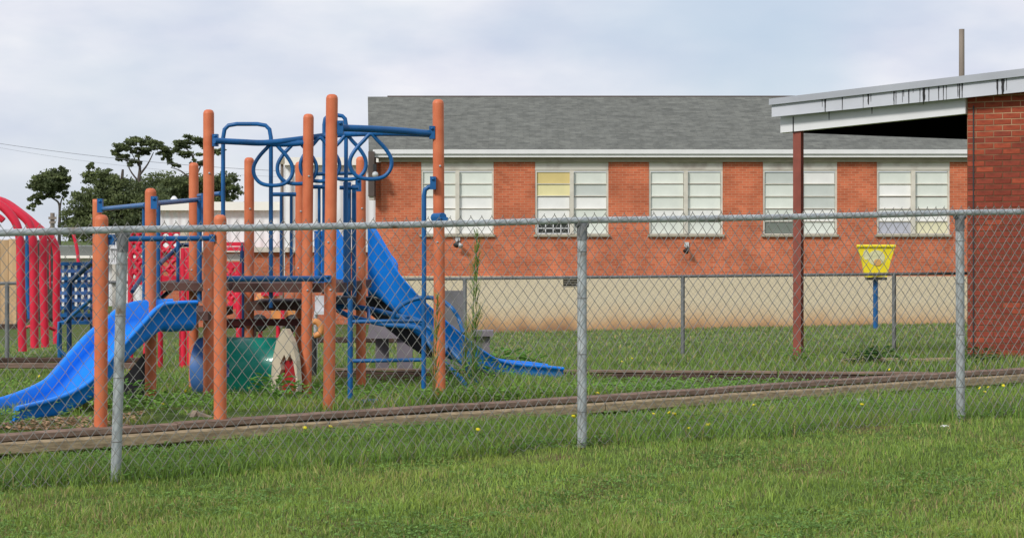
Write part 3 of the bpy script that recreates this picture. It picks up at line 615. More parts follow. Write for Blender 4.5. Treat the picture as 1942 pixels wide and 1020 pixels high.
# ------------------------------------------------------------------ far chain-link fence
fe2 = Vector((1, .13, 0)).normalized(); fn2 = Vector((.13, -1, 0)).normalized(); G0 = Vector((2.44, 25.6, 0))
fence2 = thing('chain_link_fence', 'low grey chain link fence beyond the playground in front of the school wall', 'fence')
def fz2(u):
    p = G0 + fe2 * u; x = 600 + F * p.x / p.y; return E - ((323 - .0105 * x) - HY + .6) * p.y / F
for k in range(-4, 3):
    u = k * 3.13; p = G0 + fe2 * u; MB().tube([Vector((p.x, p.y, gz(p.x, p.y) - .05)), Vector((p.x, p.y, fz2(u)))], .03, 10).build('post', M['far_galv'], fence2)
for k in range(-4, 2):
    MB().tube([G0 + fe2 * (k * 3.13 + 3.13 * i / 2) + Vector((0, 0, fz2(k * 3.13 + 3.13 * i / 2))) for i in range(3)], .0215, 8).build('top_rail', M['far_galv'], fence2)
weave(fe2, fn2, G0, -12.5, 6.2, .0725, .0725, 20, lambda u: fz2(u) + .03, lambda u: gz((G0 + fe2 * u).x, (G0 + fe2 * u).y) + .02, .0016, .024, 5, 3).build('wire_mesh', M['far_galv'], fence2, kind='stuff')

# ------------------------------------------------------------------ timber borders
def timber(a, b, w_, h_, m, parent, seed, label=None):
    rg = random.Random(seed); a, b = Vector(a), Vector(b); t = (b - a).normalized(); n = Vector((-t.y, t.x, 0)).normalized(); mb = MB(); V = []; k = 10
    prof = [(-.5, -.38), (-.5, .3), (-.36, .46), (-.2, .5), (.2, .5), (.36, .46), (.5, .3), (.5, -.38), (.38, -.5), (-.38, -.5)]; m_ = len(prof); seg = 9
    for i in range(seg + 1):
        c = a.lerp(b, i / seg) + Vector((0, 0, rg.uniform(-.003, .003))) + n * rg.uniform(-.004, .004); sc_ = rg.uniform(.965, 1.02)
        if i in (0, seg): sc_ *= .94
        for px, pz in prof: V.append(c + n * px * w_ * sc_ + Vector((0, 0, pz * h_ * sc_)))
    Fc = [(i * m_ + q, i * m_ + (q + 1) % m_, (i + 1) * m_ + (q + 1) % m_, (i + 1) * m_ + q) for i in range(seg) for q in range(m_)]
    mb.add(V, Fc, False); mb.add(V[:m_], [tuple(range(m_))]); mb.add(V[-m_:], [tuple(range(m_))[::-1]])
    return mb.build('timber', m, parent, label=label)
bd = thing('timber_border', 'long brown and tan two-course timber border running right behind the near fence', 'timber edging')
te = Vector((1, .631, 0)).normalized(); tn = Vector((-.631, 1, 0)).normalized()
B0 = Vector((-3.33, 11.67, 0))
def topd(X): return 1.283 - .0073 * (X + 3.33)
LEN = 2.42; sA = 3.62   # a butt joint shows just right of the middle post
for k in range(-3, 4):
    for lay, (o_, ht, wd_, mt, dz) in enumerate(((0, .048, .11, 'timber_top', -.012), (1.15, .088, .10, 'timber_low', .042))):
        s0 = sA + o_ + k * LEN + .004; s1 = s0 + LEN - .008; a = B0 + te * s0; b = B0 + te * s1
        if lay == 1: a -= tn * .02; b -= tn * .02
        if b.x > 8: continue
        za = E - topd(a.x) - dz - ht / 2; zb_ = E - topd(b.x) - dz - ht / 2
        j = random.uniform(-.003, .003)
        timber((a.x, a.y, za + j), (b.x, b.y, zb_ + j), wd_, ht, M[mt], bd, k * 10 + lay)
bd2 = thing('timber_border', 'dark rear timber border closing the playground bed beneath the canopy column', 'timber edging')
for k, (x0, x1) in enumerate(((-1.9, .74), (.77, 2.55), (2.57, 4.35))):
    p = [Vector((x, float(rear_line(np.array(x))), 0)) for x in (x0, x1)]
    for lay in range(2):
        za, zb_ = [E - 1.30 + .012 * (q.x - .76) - (.014, .078)[lay] for q in p]
        if k == 0: za -= .02
        timber((p[0].x, p[0].y, za), (p[1].x, p[1].y, zb_), .09, (.026, .095)[lay], M['timber_top' if lay == 0 else 'timber_dark'], bd2, 70 + k * 3 + lay)
bd3 = thing('timber_border', 'short tan timber edging behind the dark rear border, under the far fence at right', 'timber edging')
for k in range(2):
    a = at(985 + k * 72, 413.5, 20.3); b = at(985 + k * 72 + 71, 412.2, 20.2); timber(a, b, .09, .04, M['timber_low'], bd3, 90 + k)
bd4 = thing('timber_border', 'dark timber border left of the play structure below the red climber', 'timber edging')
for k in range(3):
    a = at(-75 + k * 85, 413, 21); b = at(-75 + (k + 1) * 85 - 1, 413, 21.2)
    timber(a, b, .09, .055, M['timber_dark'], bd4, 100 + k); timber(a - Vector((0, .02, .065)), b - Vector((0, .02, .065)), .09, .07, M['timber_top'], bd4, 105 + k)
bd5 = thing('timber_border', 'far thin timber border seen between the orange posts behind the tunnel', 'timber edging')
for k in range(4):
    a = at(236 + k * 60, 389.5 , 25); b = at(295 + k * 60, 389.5, 25.1); timber(a, b, .1, .08, M['timber_dark'], bd5, 110 + k)

# ------------------------------------------------------------------ play structure
play = thing('play_structure', 'orange post and blue pipe climbing structure with two blue slides', 'playground climber')
PR = .0445
POSTS = {'a': (119, 243, 174), 'aa': (114, 225, 122), 'b': (176.5, 212, 148), 'c': (227, 182, 126), 'd': (244.5, 120, 143), 'e': (258, 243, 168), 'f': (292, 176, 129), 'g': (351.5, 181, 123), 'h': (361.5, 125, 140), 'i': (389, 102, 157), 'j': (423, 175, 130), 'k': (513.5, 108, 150)}
PP = {}
for k, (x, yt, s) in POSTS.items():
    Z = F / s; top = at(x, yt, Z); g = gz(top.x, top.y); PP[k] = (x, Z)
    dx = {'a': -.006, 'i': -.024, 'k': .014, 'h': -.02}.get(k, 0)
    m = MB(); m.tube([Vector((top.x + dx, top.y, g - .1)), Vector((top.x, top.y, top.z - .035))], PR, 18, cap=False)
    if k == 'aa': m.lathe([(PR, -.04), (PR, -.002), (PR - .004, 0), (0, 0)], top, 18)
    else: m.lathe([(PR, -.035), (PR * .97, -.024), (PR * .8, -.009), (PR * .45, -.001), (0, 0)], top, 18)
    po = m.build('post', M['orange'], play)
    for q, (by, sx__) in enumerate(((.22, .3), (.47, -.25), (.62, .2))):
        if yt < 200 and (q + len(k) + int(x)) % 3: MB().lathe([(0, 0), (.009, 0), (.009, .005), (0, .008)], Vector((top.x + dx * by + sx__ * PR, Z - PR * .95, top.z - (top.z - g) * by)), 8, (0, -1, 0)).build('bolt', M['galv'], po)
def pipe(name, pts, r=.0165, mt='blue', sm=0, closed=False, n=10, parent=None, lab=None):
    return MB().tube([at(*p) for p in pts], r, n, closed, sm).build(name, M[mt], parent or play, label=lab)
def clamp(x, y, Z, w_=.06, h_=.075, side=1):
    c = at(x, y, Z); MB().box(c, (w_, .05, h_)).lathe([(0, 0), (.012, 0), (.012, .012), (0, .016)], c + Vector((0, -.025, h_ * .3)), 8, (0, -1, 0)).build('clamp', M['blue'], play)
# overhead ladder rails
pipe('overhead_rail', [(251, 156.5, 14.6), (280, 158, 14.75), (310, 159, 14.9), (345, 155.5, 15.0), (383, 150.5, 15.1), (412, 148.5, 14.95), (440, 147.6, 14.6), (475, 147.6, 14.25), (507, 149, 14.0)], .026, sm=5)
pipe('overhead_rail', [(394, 141.5, 13.4), (430, 142.6, 13.55), (470, 145, 13.8), (508, 148.6, 14.0)], .027, sm=4)
pipe('overhead_rail', [(357, 158.8, 15.0), (335, 160.3, 14.98), (316, 160, 14.93)], .026, sm=4)
for x, y, Z in ((252.5, 156, 14.65), (506.5, 147, 13.98), (399, 141, 13.38)): clamp(x, y, Z, .045, .10)
def loop(cx, cy, Z, wd_, ht):
    q = [(0, 0), (.16, .14), (.36, .34), (.49, .56), (.47, .78), (.3, .95), (0, 1), (-.3, .95), (-.47, .78), (-.49, .56), (-.36, .34), (-.16, .14)]
    return pipe('ring_rung', [(cx + a * wd_, cy + b * ht, Z + (.05 * a)) for a, b in q], .0165, sm=4, closed=True)
loop(320, 158, 14.95, 46, 51); loop(348, 156, 15.0, 46, 51); loop(375, 153, 15.05, 46, 51); loop(406, 150, 15.0, 46, 52); loop(434.5, 148.5, 14.6, 49, 53)
# bent-top frames
def hoopframe(x0, x1, yt, yb, Z, r=18, rad=.018):
    k = r * .3
    pipe('bent_frame', [(x0, yb, Z), (x0, yt + r, Z), (x0 + k * .35, yt + k * 1.3, Z), (x0 + k * 1.3, yt + k * .35, Z), (x0 + r, yt, Z), (x1 - r, yt, Z), (x1 - k * 1.3, yt + k * .35, Z), (x1 - k * .35, yt + k * 1.3, Z), (x1, yt + r, Z), (x1, yb, Z)], rad, n=10)
hoopframe(261.5, 317.5, 137, 352, 15.2, 16); hoopframe(380, 405.5, 126.5, 336, 15.4, 11)
# guard rails
def rail_panel(x0, x1, yt, yb, Z, bars, r=.013):
    pipe('guard_rail', [(x0, yt, Z), (x1, yt, Z)], .018)
    for b in bars: pipe('baluster', [(b, yt, Z), (b, yb, Z)], r)
rail_panel(317.5, 347, 219.3, 320, 15.4, (329.5, 341.3)); rail_panel(367, 381, 210.5, 334, 15.3, (374, 379.5)); rail_panel(398, 420, 211.5, 215, 15.6, ())
for x0, x1 in ((402.5, 411.2), (412.6, 417.3)):
    a, b = at(x0, 205 if x0 < 410 else 208, 15.7), at(x1, 338, 15.7); MB().box(((a.x + b.x) / 2, 15.7, (a.z + b.z) / 2), (b.x - a.x, .05, a.z - b.z)).build('barrier_panel', M['blue'], play)
a, b = at(368.5, 262, 15.6), at(381.5, 334, 15.6); pn = MB().box(((a.x + b.x) / 2, 15.6, (a.z + b.z) / 2), (b.x - a.x, .03, a.z - b.z)).build('barrier_panel', M['slide'], play)
for by in (268, 290, 312):
    MB().lathe([(0, 0), (.012, 0), (.012, .01), (0, .014)], at(374.8, by, 15.58), 8, (0, -1, 0)).build('bolt', M['galv'], pn)
pipe('guard_rail', [(358, 196, 15.2), (416, 194.5, 15.6)], .016); clamp(420, 208, 15.9, .05, .12)
pipe('guard_rail', [(264, 318.2, 12.55), (383, 318, 13.35)], .022); clamp(384, 318, 13.3, .05, .05)
pipe('guard_rail', [(126, 271.5, 12.1), (250, 270.8, 12.5)], .0195); clamp(129, 272.5, 12.1, .06, .07); clamp(249, 270.5, 12.47, .04, .05)
pipe('guard_rail', [(119, 236.6, 17.0), (171, 231.8, 14.4)], .022); clamp(117.5, 232.5, 16.9, .05, .13)
pipe('guard_rail', [(181, 230, 14.15), (236, 225.3, 16.2)], .021); clamp(181, 229, 14.1, .05, .1)
pipe('guard_rail', [(233, 221, 16.4), (259, 218.3, 15.4)], .02)
for x, y0, y1, Z, r in ((168.6, 232, 345, 14.6, .014), (185.3, 230, 352, 14.5, .019), (233.8, 226, 345, 15.9, .022), (125.5, 272, 350, 15.5, .014), (208.5, 270, 324, 16.2, .016), (238, 218, 262, 15.8, .016)):
    pipe('upright_rail', [(x, y0, Z), (x, y1, Z)], r)
for pts in (((187, 301, 16.0), (211.5, 278.6, 17.4), (222, 278.3, 17.4)), ((187.5, 342, 16.0), (211.5, 321.5, 17.4), (223, 321, 17.4)), ((155, 333, 17.2), (167, 315, 17.6))):
    pipe('stair_rail', pts, .021, 'navy')
pipe('stair_rail', [(109, 298, 17.6), (82, 322, 18.4), (81, 366, 18.4), (81.5, 414, 18.4)], .026, 'navy')
pipe('stair_rail', [(108, 341, 17.6), (77, 368, 18.4), (69.5, 369, 18.4), (68.5, 398, 18.4), (72, 404, 18.4), (81, 411, 18.4)], .02, 'blue')
# ladder beside the right post and its bent handle
pipe('ladder_rail', [(410.5, 341, 14.0), (410.5, 467, 14.0)], .0215)
pipe('ladder_rail', [(508, 210.3, 13.95), (502, 211, 13.95), (498, 214, 13.95), (497, 221, 13.95), (497, 300, 13.95), (496.6, 380, 13.95), (496.4, 459, 13.95)], .0185)
clamp(507.5, 206, 13.93, .045, .1)
for y0, y1 in ((462, 458.6), (414.3, 412.8), (368.3, 367.2)): pipe('ladder_rung', [(411, y0, 14.0), (496, y1, 13.95)], .0155)
pipe('clamp_bracket', [(509, 246.5, 13.9), (519, 246, 13.8)], .035); clamp(516, 250, 13.82, .12, .05)
# arched loop climber beside the right slide
pipe('climber_side', [(396, 355, 15.6), (411, 362.5, 15.5), (432, 367.5, 15.4), (455, 372, 15.3), (480, 374, 15.2), (495, 379, 15.1), (504, 395, 15.0), (516, 412, 15.0), (530, 425, 15.0), (541, 436, 15.0), (549, 450, 15.0)], .022, sm=3)
pipe('climber_side', [(395, 351, 16.2), (412, 351, 16.1), (432, 353.5, 16.0), (452, 358, 15.9), (470, 363, 15.8), (487, 366.5, 15.7), (508, 379, 15.6), (524, 397, 15.5), (540, 414, 15.4), (552, 430, 15.4), (561, 449, 15.4)], .024, sm=3)
pipe('climber_hoop', [(460, 366, 15.6), (464, 355, 15.6), (478, 345, 15.7), (497, 340, 15.7), (516, 343, 15.7), (530, 353, 15.6), (538, 366, 15.6), (543, 382, 15.5)], .019, sm=4)
for p, q in (((432, 367.5, 15.4), (432, 353.5, 16.0)), ((480, 374, 15.2), (470, 363, 15.8)), ((516, 412, 15.0), (524, 397, 15.5))): pipe('climber_rung', [p, q], .016)

def chute(name, st, wd_, m, sub=5, thick=.018, lip=.03, parent=None, label=None, plumb=False):
    # st: (x, y, Z, wall height) along the near rim
    rim = catmull([at(a, b, c) for a, b, c, h in st], sub); hs = np.interp(np.linspace(0, len(st) - 1, len(rim)), range(len(st)), [q[3] for q in st])
    V = []; Fc = []; n = len(rim)
    for i, p in enumerate(rim):
        t = (rim[min(i + 1, n - 1)] - rim[max(i - 1, 0)]).normalized(); side = Vector((-t.y, t.x, 0)).normalized()
        if side.y < 0: side = -side
        up = side.cross(t).normalized()
        if up.z < 0: up = -up
        if plumb: up = Vector((0, 0, 1))
        h = hs[i]; c = min(h * .45, .07)
        q = [(-lip, 0), (-lip, -.02), (-.004, -.028), (0, -h + c), (c * .3, -h + c * .3), (c, -h), (wd_ - c, -h), (wd_ - c * .3, -h + c * .3), (wd_, -h + c), (wd_ + .004, -.028), (wd_ + lip, -.02), (wd_ + lip, 0),
             (wd_, .006), (wd_ - thick, -.01), (wd_ - thick, -h + c + thick), (wd_ - thick - c * .3, -h + c * .3 + thick), (wd_ - thick - c, -h + thick), (thick + c, -h + thick), (thick + c * .3, -h + c * .3 + thick), (thick, -h + c + thick), (thick, -.01), (0, .006)]
        V += [p + side * a + up * b for a, b in q]; m_ = len(q)
    Fc = [(i * m_ + k, i * m_ + (k + 1) % m_, (i + 1) * m_ + (k + 1) % m_, (i + 1) * m_ + k) for i in range(n - 1) for k in range(m_)]
    mb = MB(); mb.add(V, Fc, True); mb.add(V[:m_], [tuple(range(m_))]); mb.add(V[-m_:], [tuple(range(m_))[::-1]])
    return mb.build(name, m, parent or play, label=label)
chute('slide', [(230, 344, 13.95, .235), (207, 345, 13.85, .235), (186, 349, 13.75, .225), (163, 372, 13.6, .18), (137, 400, 13.4, .17), (111, 430, 13.2, .175), (90, 446, 13.05, .165), (64, 457, 12.85, .17), (38, 463.5, 12.65, .155), (18, 468, 12.45, .13)], .42, M['slide'], label='low blue slide curving down to the left')
sl = chute('slide', [(431, 255, 16.9, .68), (437, 261, 16.9, .63), (446, 276, 16.9, .54), (456, 293, 16.9, .48), (467, 311, 16.9, .42), (482, 329, 16.92, .39), (500, 347, 16.95, .375), (521, 366, 17.0, .33), (545, 386, 17.05, .27), (568, 403, 17.1, .19), (586, 413, 17.15, .16), (610, 417.5, 17.2, .15), (640, 420, 17.25, .14), (660, 422, 17.3, .13)], .46, M['slide'], label='taller blue slide with high hood descending to the right', plumb=True)
MB().poly([at(*p) for p in ((384, 256, 16.6), (395, 258, 16.6), (404, 273, 16.6), (410, 285, 16.6), (410, 334, 16.6), (384, 334, 16.6))], .03, (0, 1, 0)).build('slide_hood', M['slide'], play)
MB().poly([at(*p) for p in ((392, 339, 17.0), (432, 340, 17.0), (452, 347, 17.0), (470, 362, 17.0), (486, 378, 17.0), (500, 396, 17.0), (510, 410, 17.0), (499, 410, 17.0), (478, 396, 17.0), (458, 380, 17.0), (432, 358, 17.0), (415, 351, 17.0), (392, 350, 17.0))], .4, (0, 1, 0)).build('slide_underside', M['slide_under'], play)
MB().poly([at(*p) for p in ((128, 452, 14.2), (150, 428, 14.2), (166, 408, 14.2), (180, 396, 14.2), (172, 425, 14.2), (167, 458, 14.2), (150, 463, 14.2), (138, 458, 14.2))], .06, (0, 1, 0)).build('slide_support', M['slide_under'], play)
# decks
def slab(name, pl, z, th, m, parent=play):
    return MB().add([Vector((x, y, z - th)) for x, y in pl] + [Vector((x, y, z)) for x, y in pl], [tuple(range(len(pl)))[::-1], tuple(range(len(pl), 2 * len(pl)))] + [(i, (i + 1) % len(pl), (i + 1) % len(pl) + len(pl), i + len(pl)) for i in range(len(pl))]).build(name, M[m], parent)
slab('deck', [(-2.36, 15.15), (-1.45, 15.05), (-1.3, 16.6), (-2.36, 16.75)], E - .385, .075, 'deck')
slab('deck', [(-2.36, 15.9), (-1.9, 15.9), (-1.9, 17.0), (-2.36, 17.0)], E - .575, .07, 'deck')
slab('deck', [(-3.0, 14.55), (-2.46, 14.5), (-2.46, 15.8), (-3.0, 15.9)], E - .60, .07, 'deck')
slab('deck', [(-3.2, 15.9), (-2.5, 15.8), (-2.5, 17.2), (-3.2, 17.3)], E - .40, .07, 'deck')
for a, b in (((250, 369, 16.2), (352, 369, 16.3)), ((266, 372, 16.35), (286, 371, 16.35))): MB().beam(at(*a), at(*b), .07, .062).build('deck_beam', M['maroon'], play)
MB().poly([at(*p) for p in ((284, 366, 16.26), (300, 366, 16.26), (297.5, 378, 16.26), (298, 386, 16.26), (286, 386, 16.26), (286.5, 378, 16.26))], .14, (0, 1, 0)).build('post_bracket', M['maroon'], play)
for k, (x0, x1, y, Z) in enumerate(((297, 352, 327, 17.3), (297, 350, 349, 17.5))): pass

# ------------------------------------------------------------------ crawl tunnel under the deck
tun = thing('crawl_tunnel', 'green plastic crawl tunnel with a cream pointed mouth panel under the deck', 'play tunnel')
ax = Vector((1, -.22, 0)).normalized(); c0 = at(250, 430, 15.5); c0.z = gz(c0.x, c0.y) + .235; c1 = c0 + ax * .70
def shell(a, b, r, name, m, hole=None):
    t = (b - a).normalized(); n = Vector((-t.y, t.x, 0)); u = Vector((0, 0, 1)); V = []; Fc = []; K, Q = 28, 30; Ln = (b - a).length
    for rr in (r, r - .02):
        for i in range(K + 1):
            for q in range(Q):
                an = 2 * math.pi * q / Q; V.append(a + t * (Ln * i / K) + n * (math.cos(an) * rr) + u * (math.sin(an) * rr))
    def inh(i, q):
        if hole is None: return False
        an = 2 * math.pi * (q + .5) / Q; s_ = Ln * (i + .5) / K; dz = math.sin(an) * r; front = math.cos(an) < 0
        return front and ((s_ - hole[0]) / hole[2]) ** 2 + ((dz - hole[1]) / hole[3]) ** 2 < 1
    B = (K + 1) * Q
    for i in range(K):
        for q in range(Q):
            if inh(i, q): continue
            q2 = (q + 1) % Q; f = (i * Q + q, i * Q + q2, (i + 1) * Q + q2, (i + 1) * Q + q); Fc += [f, tuple(B + w_ for w_ in f[::-1])]
    for i in (0, K):
        for q in range(Q): q2 = (q + 1) % Q; Fc.append((i * Q + q, i * Q + q2, B + i * Q + q2, B + i * Q + q))
    mb = MB(); mb.add(V, Fc, True); return mb.build(name, m, tun)
shell(c0 + ax * .10, c1, .27, 'tunnel_tube', M['green'], (.105, .02, .05, .075))
shell(c0 - ax * .11, c0 + ax * .07, .265, 'tunnel_end', M['tun_blue'])
# pointed cream panel with a jagged mouth
fc = at(333, 455, 14.95); fc.z = gz(fc.x, fc.y) - .02; sx_ = Vector((.78, -.62, 0)).normalized(); nn = Vector((-.62, -.78, 0)).normalized()
def prof(pts): return [fc + sx_ * a + Vector((0, 0, b)) for a, b in pts]
outer = [(-.15, 0), (-.16, .16), (-.14, .34), (-.09, .50), (-.02, .60), (.02, .60), (.09, .50), (.14, .34), (.16, .16), (.15, 0)]
inner = [(-.06, 0), (-.07, .2), (-.035, .26), (-.05, .31), (0, .385), (.03, .335), (.07, .395), (.105, .33), (.135, .2), (.13, 0)]
O, I = prof(outer), prof(inner); b_ = -nn * .05
m = MB(); n_ = len(O); V = O + I + [p + b_ for p in O] + [p + b_ for p in I]; Fc = []
for i in range(n_ - 1):
    Fc += [(i, i + 1, n_ + i + 1, n_ + i), (2 * n_ + i, 3 * n_ + i, 3 * n_ + i + 1, 2 * n_ + i + 1), (i, 2 * n_ + i, 2 * n_ + i + 1, i + 1), (n_ + i, n_ + i + 1, 3 * n_ + i + 1, 3 * n_ + i)]
m.add(V, Fc); m.build('mouth_panel', M['cream'], tun)
MB().poly([p - nn * .045 for p in I], .03, -nn).build('mouth_lining', M['darkred'], tun)

# ------------------------------------------------------------------ other playground things
tb = thing('toddler_table', 'lavender grey plastic table with thick legs behind the ladder', 'table')
def pbox(name, m, parent, x0, x1, y0, y1, Z, dep, taper=1.0):
    a, b = at(x0, y1, Z), at(x1, y0, Z); return MB().box(((a.x + b.x) / 2, Z + dep / 2, (a.z + b.z) / 2), (b.x - a.x, dep, b.z - a.z), taper=taper).build(name, m, parent)
pbox('table_top', M['grey_pl'], tb, 430, 478, 372, 388, 18.6, .5, .9); pbox('table_riser', M['grey_pl'], tb, 440, 468, 360, 372, 18.75, .3, .85)
for x0, x1, y1, Z in ((440, 455, 424, 18.85), (465, 483, 437, 18.65)): pbox('leg', M['grey_pl'], tb, x0, x1, 388, y1, Z, .12, 1)
pl_ = thing('grey_panel', 'upright dull grey plastic panel behind the right orange post', 'play panel')
pbox('panel', M['door'], pl_, 508, 543, 332, 380, 20.5, .05); pbox('foot', M['door'], pl_, 508, 543, 380, 428, 20.52, .04)
bn = thing('low_bench', 'low grey plastic bench end beyond the tall weed', 'bench')
pbox('seat', M['grey_pl'], bn, 552, 578, 379, 385.5, 23.5, .3); pbox('leg', M['grey_pl'], bn, 555, 574, 385.5, 408, 23.6, .2)
hp = thing('toddler_hoop', 'yellow trapezoid basketball backboard on a blue pole by the school wall', 'basketball hoop')
Zh = 44.0
def hx(pts, th, mt, nm, dz=0): return MB().poly([at(x, y, Zh - dz) for x, y in pts], th, (0, 1, 0)).build(nm, M[mt], hp)
hx([(1004.5, 279.5), (1049, 279.5), (1048, 284), (1043, 300), (1039.5, 316), (1014, 316.5), (1010.5, 298), (1006, 284)], .12, 'yellow', 'backboard')
MB().tube([at(x, y, Zh - .01) for x, y in ((1004, 280), (1049.5, 280))], .04, 8).build('backboard_rim', M['yellow'], hp)
for nm, mt, cx, cy, rx, ry, dz in (('decal', 'decal', 1027, 293.5, 10, 9, .012), ('decal', 'decal_o', 1028.5, 299, 4.2, 4, .022), ('decal', 'decal', 1015, 290, 3.5, 6, .010)):
    hx([(cx + rx * math.cos(a), cy + ry * math.sin(a)) for a in np.linspace(0, 2 * math.pi, 18, endpoint=False)], .008, mt, nm, dz)
MB().tube([at(1027, 313, Zh - .22) + Vector((.22 * math.cos(a), .16 * math.sin(a), 0)) for a in np.linspace(0, 2 * math.pi, 18, endpoint=False)], .018, 6, closed=True).build('rim', M['orange_pl'], hp)
p = at(1026, 316, Zh + .08); MB().tube([p, Vector((p.x, p.y, gz(p.x, p.y) - .05))], .062, 12).build('pole', M['blue'], hp)
MB().box(at(1026.5, 318, Zh - .02), (.5, .2, .06)).build('bracket', M['dark'], hp)

# red arch climber at far left
ra = thing('red_arch_climber', 'thick red tubular arch climber at the left edge', 'playground climber')
def rp(nm, pts, r=.05, sm=4, mt='red'): return pipe(nm, pts, r, mt, sm, parent=ra, n=12)
rp('arch_tube', [(-40, 232, 21.5), (-18, 225, 21.5), (0, 232, 21.5), (12, 243, 21.5), (20, 256, 21.5), (23.5, 275, 21.5), (24, 300, 21.5), (25, 350, 21.5), (26.5, 403, 21.5)], .052)
rp('arch_tube', [(-30, 224, 22.2), (-6, 225, 22.2), (12, 235, 22.2), (28, 246, 22.2), (36, 258, 22.2), (39, 280, 22.2), (39.5, 330, 22.2), (40.5, 399, 22.2)], .053)
rp('arch_tube', [(-22, 222, 22.9), (4, 228, 22.9), (24, 241, 22.9), (42, 256, 22.9), (50, 268, 22.9), (51, 285, 22.9), (50.5, 310, 22.9), (51.5, 350, 22.9), (53, 398, 22.9)], .052)
rp('arch_tube', [(38, 252, 23.4), (50, 262, 23.4), (60, 270, 23.4), (66, 285, 23.4), (66.5, 310, 23.4), (66, 340, 23.4), (66.5, 394, 23.4)], .049)
rp('cross_tube', [(-20, 248, 22.3), (-4, 245, 22.3), (4, 250, 22.3)], .04); rp('cross_tube', [(58, 268, 23.6), (58.5, 300, 23.6), (59, 330, 23.6)], .014)
rp('cross_tube', [(85, 262, 24.5), (90, 282, 24.5), (92, 300, 24.5)], .024, 4)
pipe('upright', [(32.5, 264, 23.2), (32.5, 330, 23.2), (35, 365, 23.2)], .03, 'blue', 3, parent=ra); rp('cross_tube', [(30, 375, 23.0), (48, 372, 23.0), (64, 378, 23.2)], .02)
lp = thing('blue_grid_panel', 'blue plastic climbing panel pierced with rows of square holes', 'climbing panel')
for k in range(6):
    x = 70 + k * 7.6; a, b = at(x, 299, 23.9), at(x, 370, 23.9); MB().beam(a, b, .045, .04, Vector((0, 1, 0))).build('upright_bar', M['tun_blue' if k > 3 else 'blue'], lp)
for k in range(9):
    y = 300.5 + k * 8.6; a, b = at(67, y, 23.86), at(112, y, 23.86); MB().beam(a, b, .04, .045).build('cross_bar', M['tun_blue' if k in (1, 4, 5) else 'blue'], lp)
for x in (70, 108):
    a = at(x, 370, 23.9); MB().tube([a, Vector((a.x, a.y, gz(a.x, a.y) - .04))], .03, 8).build('leg', M['blue'], lp)
def redpanel(name, label, x0, x1, y0, y1, Z, seed):
    t = thing(name, label, 'climbing panel'); rg = random.Random(seed)
    for x in (x0, x1):
        a = at(x, y0 - 3, Z); MB().tube([a, Vector((a.x, a.y, gz(a.x, a.y) - .04))], .035, 8).build('post', M['red'], t)
    for y in (y0, y1): MB().beam(at(x0, y, Z), at(x1, y, Z), .05, .07).build('cross_bar', M['red'], t)
    n = max(2, int((x1 - x0) / 9)); mrows = max(2, int((y1 - y0) / 11))
    for i in range(n):
        for j in range(mrows):
            cx = x0 + (i + .5) * (x1 - x0) / n; cy = y0 + (j + .5) * (y1 - y0) / mrows; rx = (x1 - x0) / n * .5; ry = (y1 - y0) / mrows * .5
            MB().tube([at(cx, cy - ry, Z), at(cx + rx, cy, Z), at(cx, cy + ry, Z), at(cx - rx, cy, Z)], .028, 8, closed=True, smooth=3).build('link', M['red'], t)
redpanel('red_lattice', 'red lattice climbing panel between the left orange posts', 153, 171, 262, 322, 22.5, 1)
redpanel('red_lattice', 'red lattice climbing panel with a white sheet behind, right of the second short orange post', 188, 213, 262, 318, 23.2, 2)
redpanel('red_lattice', 'red scroll patterned panel under the bent blue frame', 244, 280, 302, 350, 21.5, 3)
redpanel('red_lattice', 'narrow red lattice panel beside the tan upright', 215, 222, 285, 318, 22.8, 5)
rr_ = thing('red_rail', 'red double rail above a grey board behind the bent blue frame', 'railing')
for y in (277.5, 283): MB().beam(at(243, y, 22.8), at(286, y, 22.8), .05, .05).build('rail', M['red'], rr_)
pbox('board', M['lintel'], rr_, 266, 281, 289, 297, 22.9, .04)
for x in (245, 284):
    a = at(x, 276, 22.8); MB().tube([a, Vector((a.x, a.y, gz(a.x, a.y) - .04))], .03, 8).build('post', M['navy'], rr_)
wf_ = thing('white_picket_panel', 'white lattice panel of thin slats on a grey post at far left', 'fence panel')
for k in range(8): pbox('slat', M['white'], wf_, 128.6 + k * 2.0, 129.8 + k * 2.0, 262, 301, 24.5, .03)
for y in (264, 281, 299): pbox('cross_bar', M['white'], wf_, 128, 144, y, y + 2, 24.47, .03)
pbox('post', M['lintel'], wf_, 131.5, 135.5, 301, 400, 24.6, .08)
tpn = thing('tan_upright', 'tall tan plastic upright behind the left stair rail', 'play panel')
pbox('panel', M['cream'], tpn, 211, 219.5, 262, 296, 23.0, .1); pbox('leg', M['maroon'], tpn, 213, 217, 296, 392, 23.02, .06)
oc = thing('toy_car', 'orange and red plastic ride-on toy glimpsed under the deck', 'toy')
pbox('body', M['orange_pl'], oc, 298, 326, 336, 346, 20.5, .3, .8); pbox('body_lower', M['orange_pl'], oc, 318, 347, 355, 365, 20.3, .35); pbox('roof', M['red'], oc, 306, 327, 334, 338, 20.45, .32); pbox('door', M['red'], oc, 329, 333, 353, 366, 20.25, .05)
for x in (303, 343): MB().lathe([(0, 0), (.1, 0), (.1, .06), (0, .06)], at(x, 370, 20.3), 14, (0, 1, 0)).build('wheel', M['dark'], oc)
for x in (305, 326, 341):
    a = at(x, 366, 20.4); MB().tube([a, Vector((a.x, a.y, gz(a.x, a.y) - .02))], .025, 8).build('leg', M['red'], oc)
wc = thing('plastic_chair', 'dull white plastic chair behind the tallest orange post', 'chair')
pbox('backrest', M['white_pl'], wc, 369, 383, 338, 356, 20.8, .04); pbox('seat', M['white_pl'], wc, 368, 385, 356, 360, 20.45, .38)
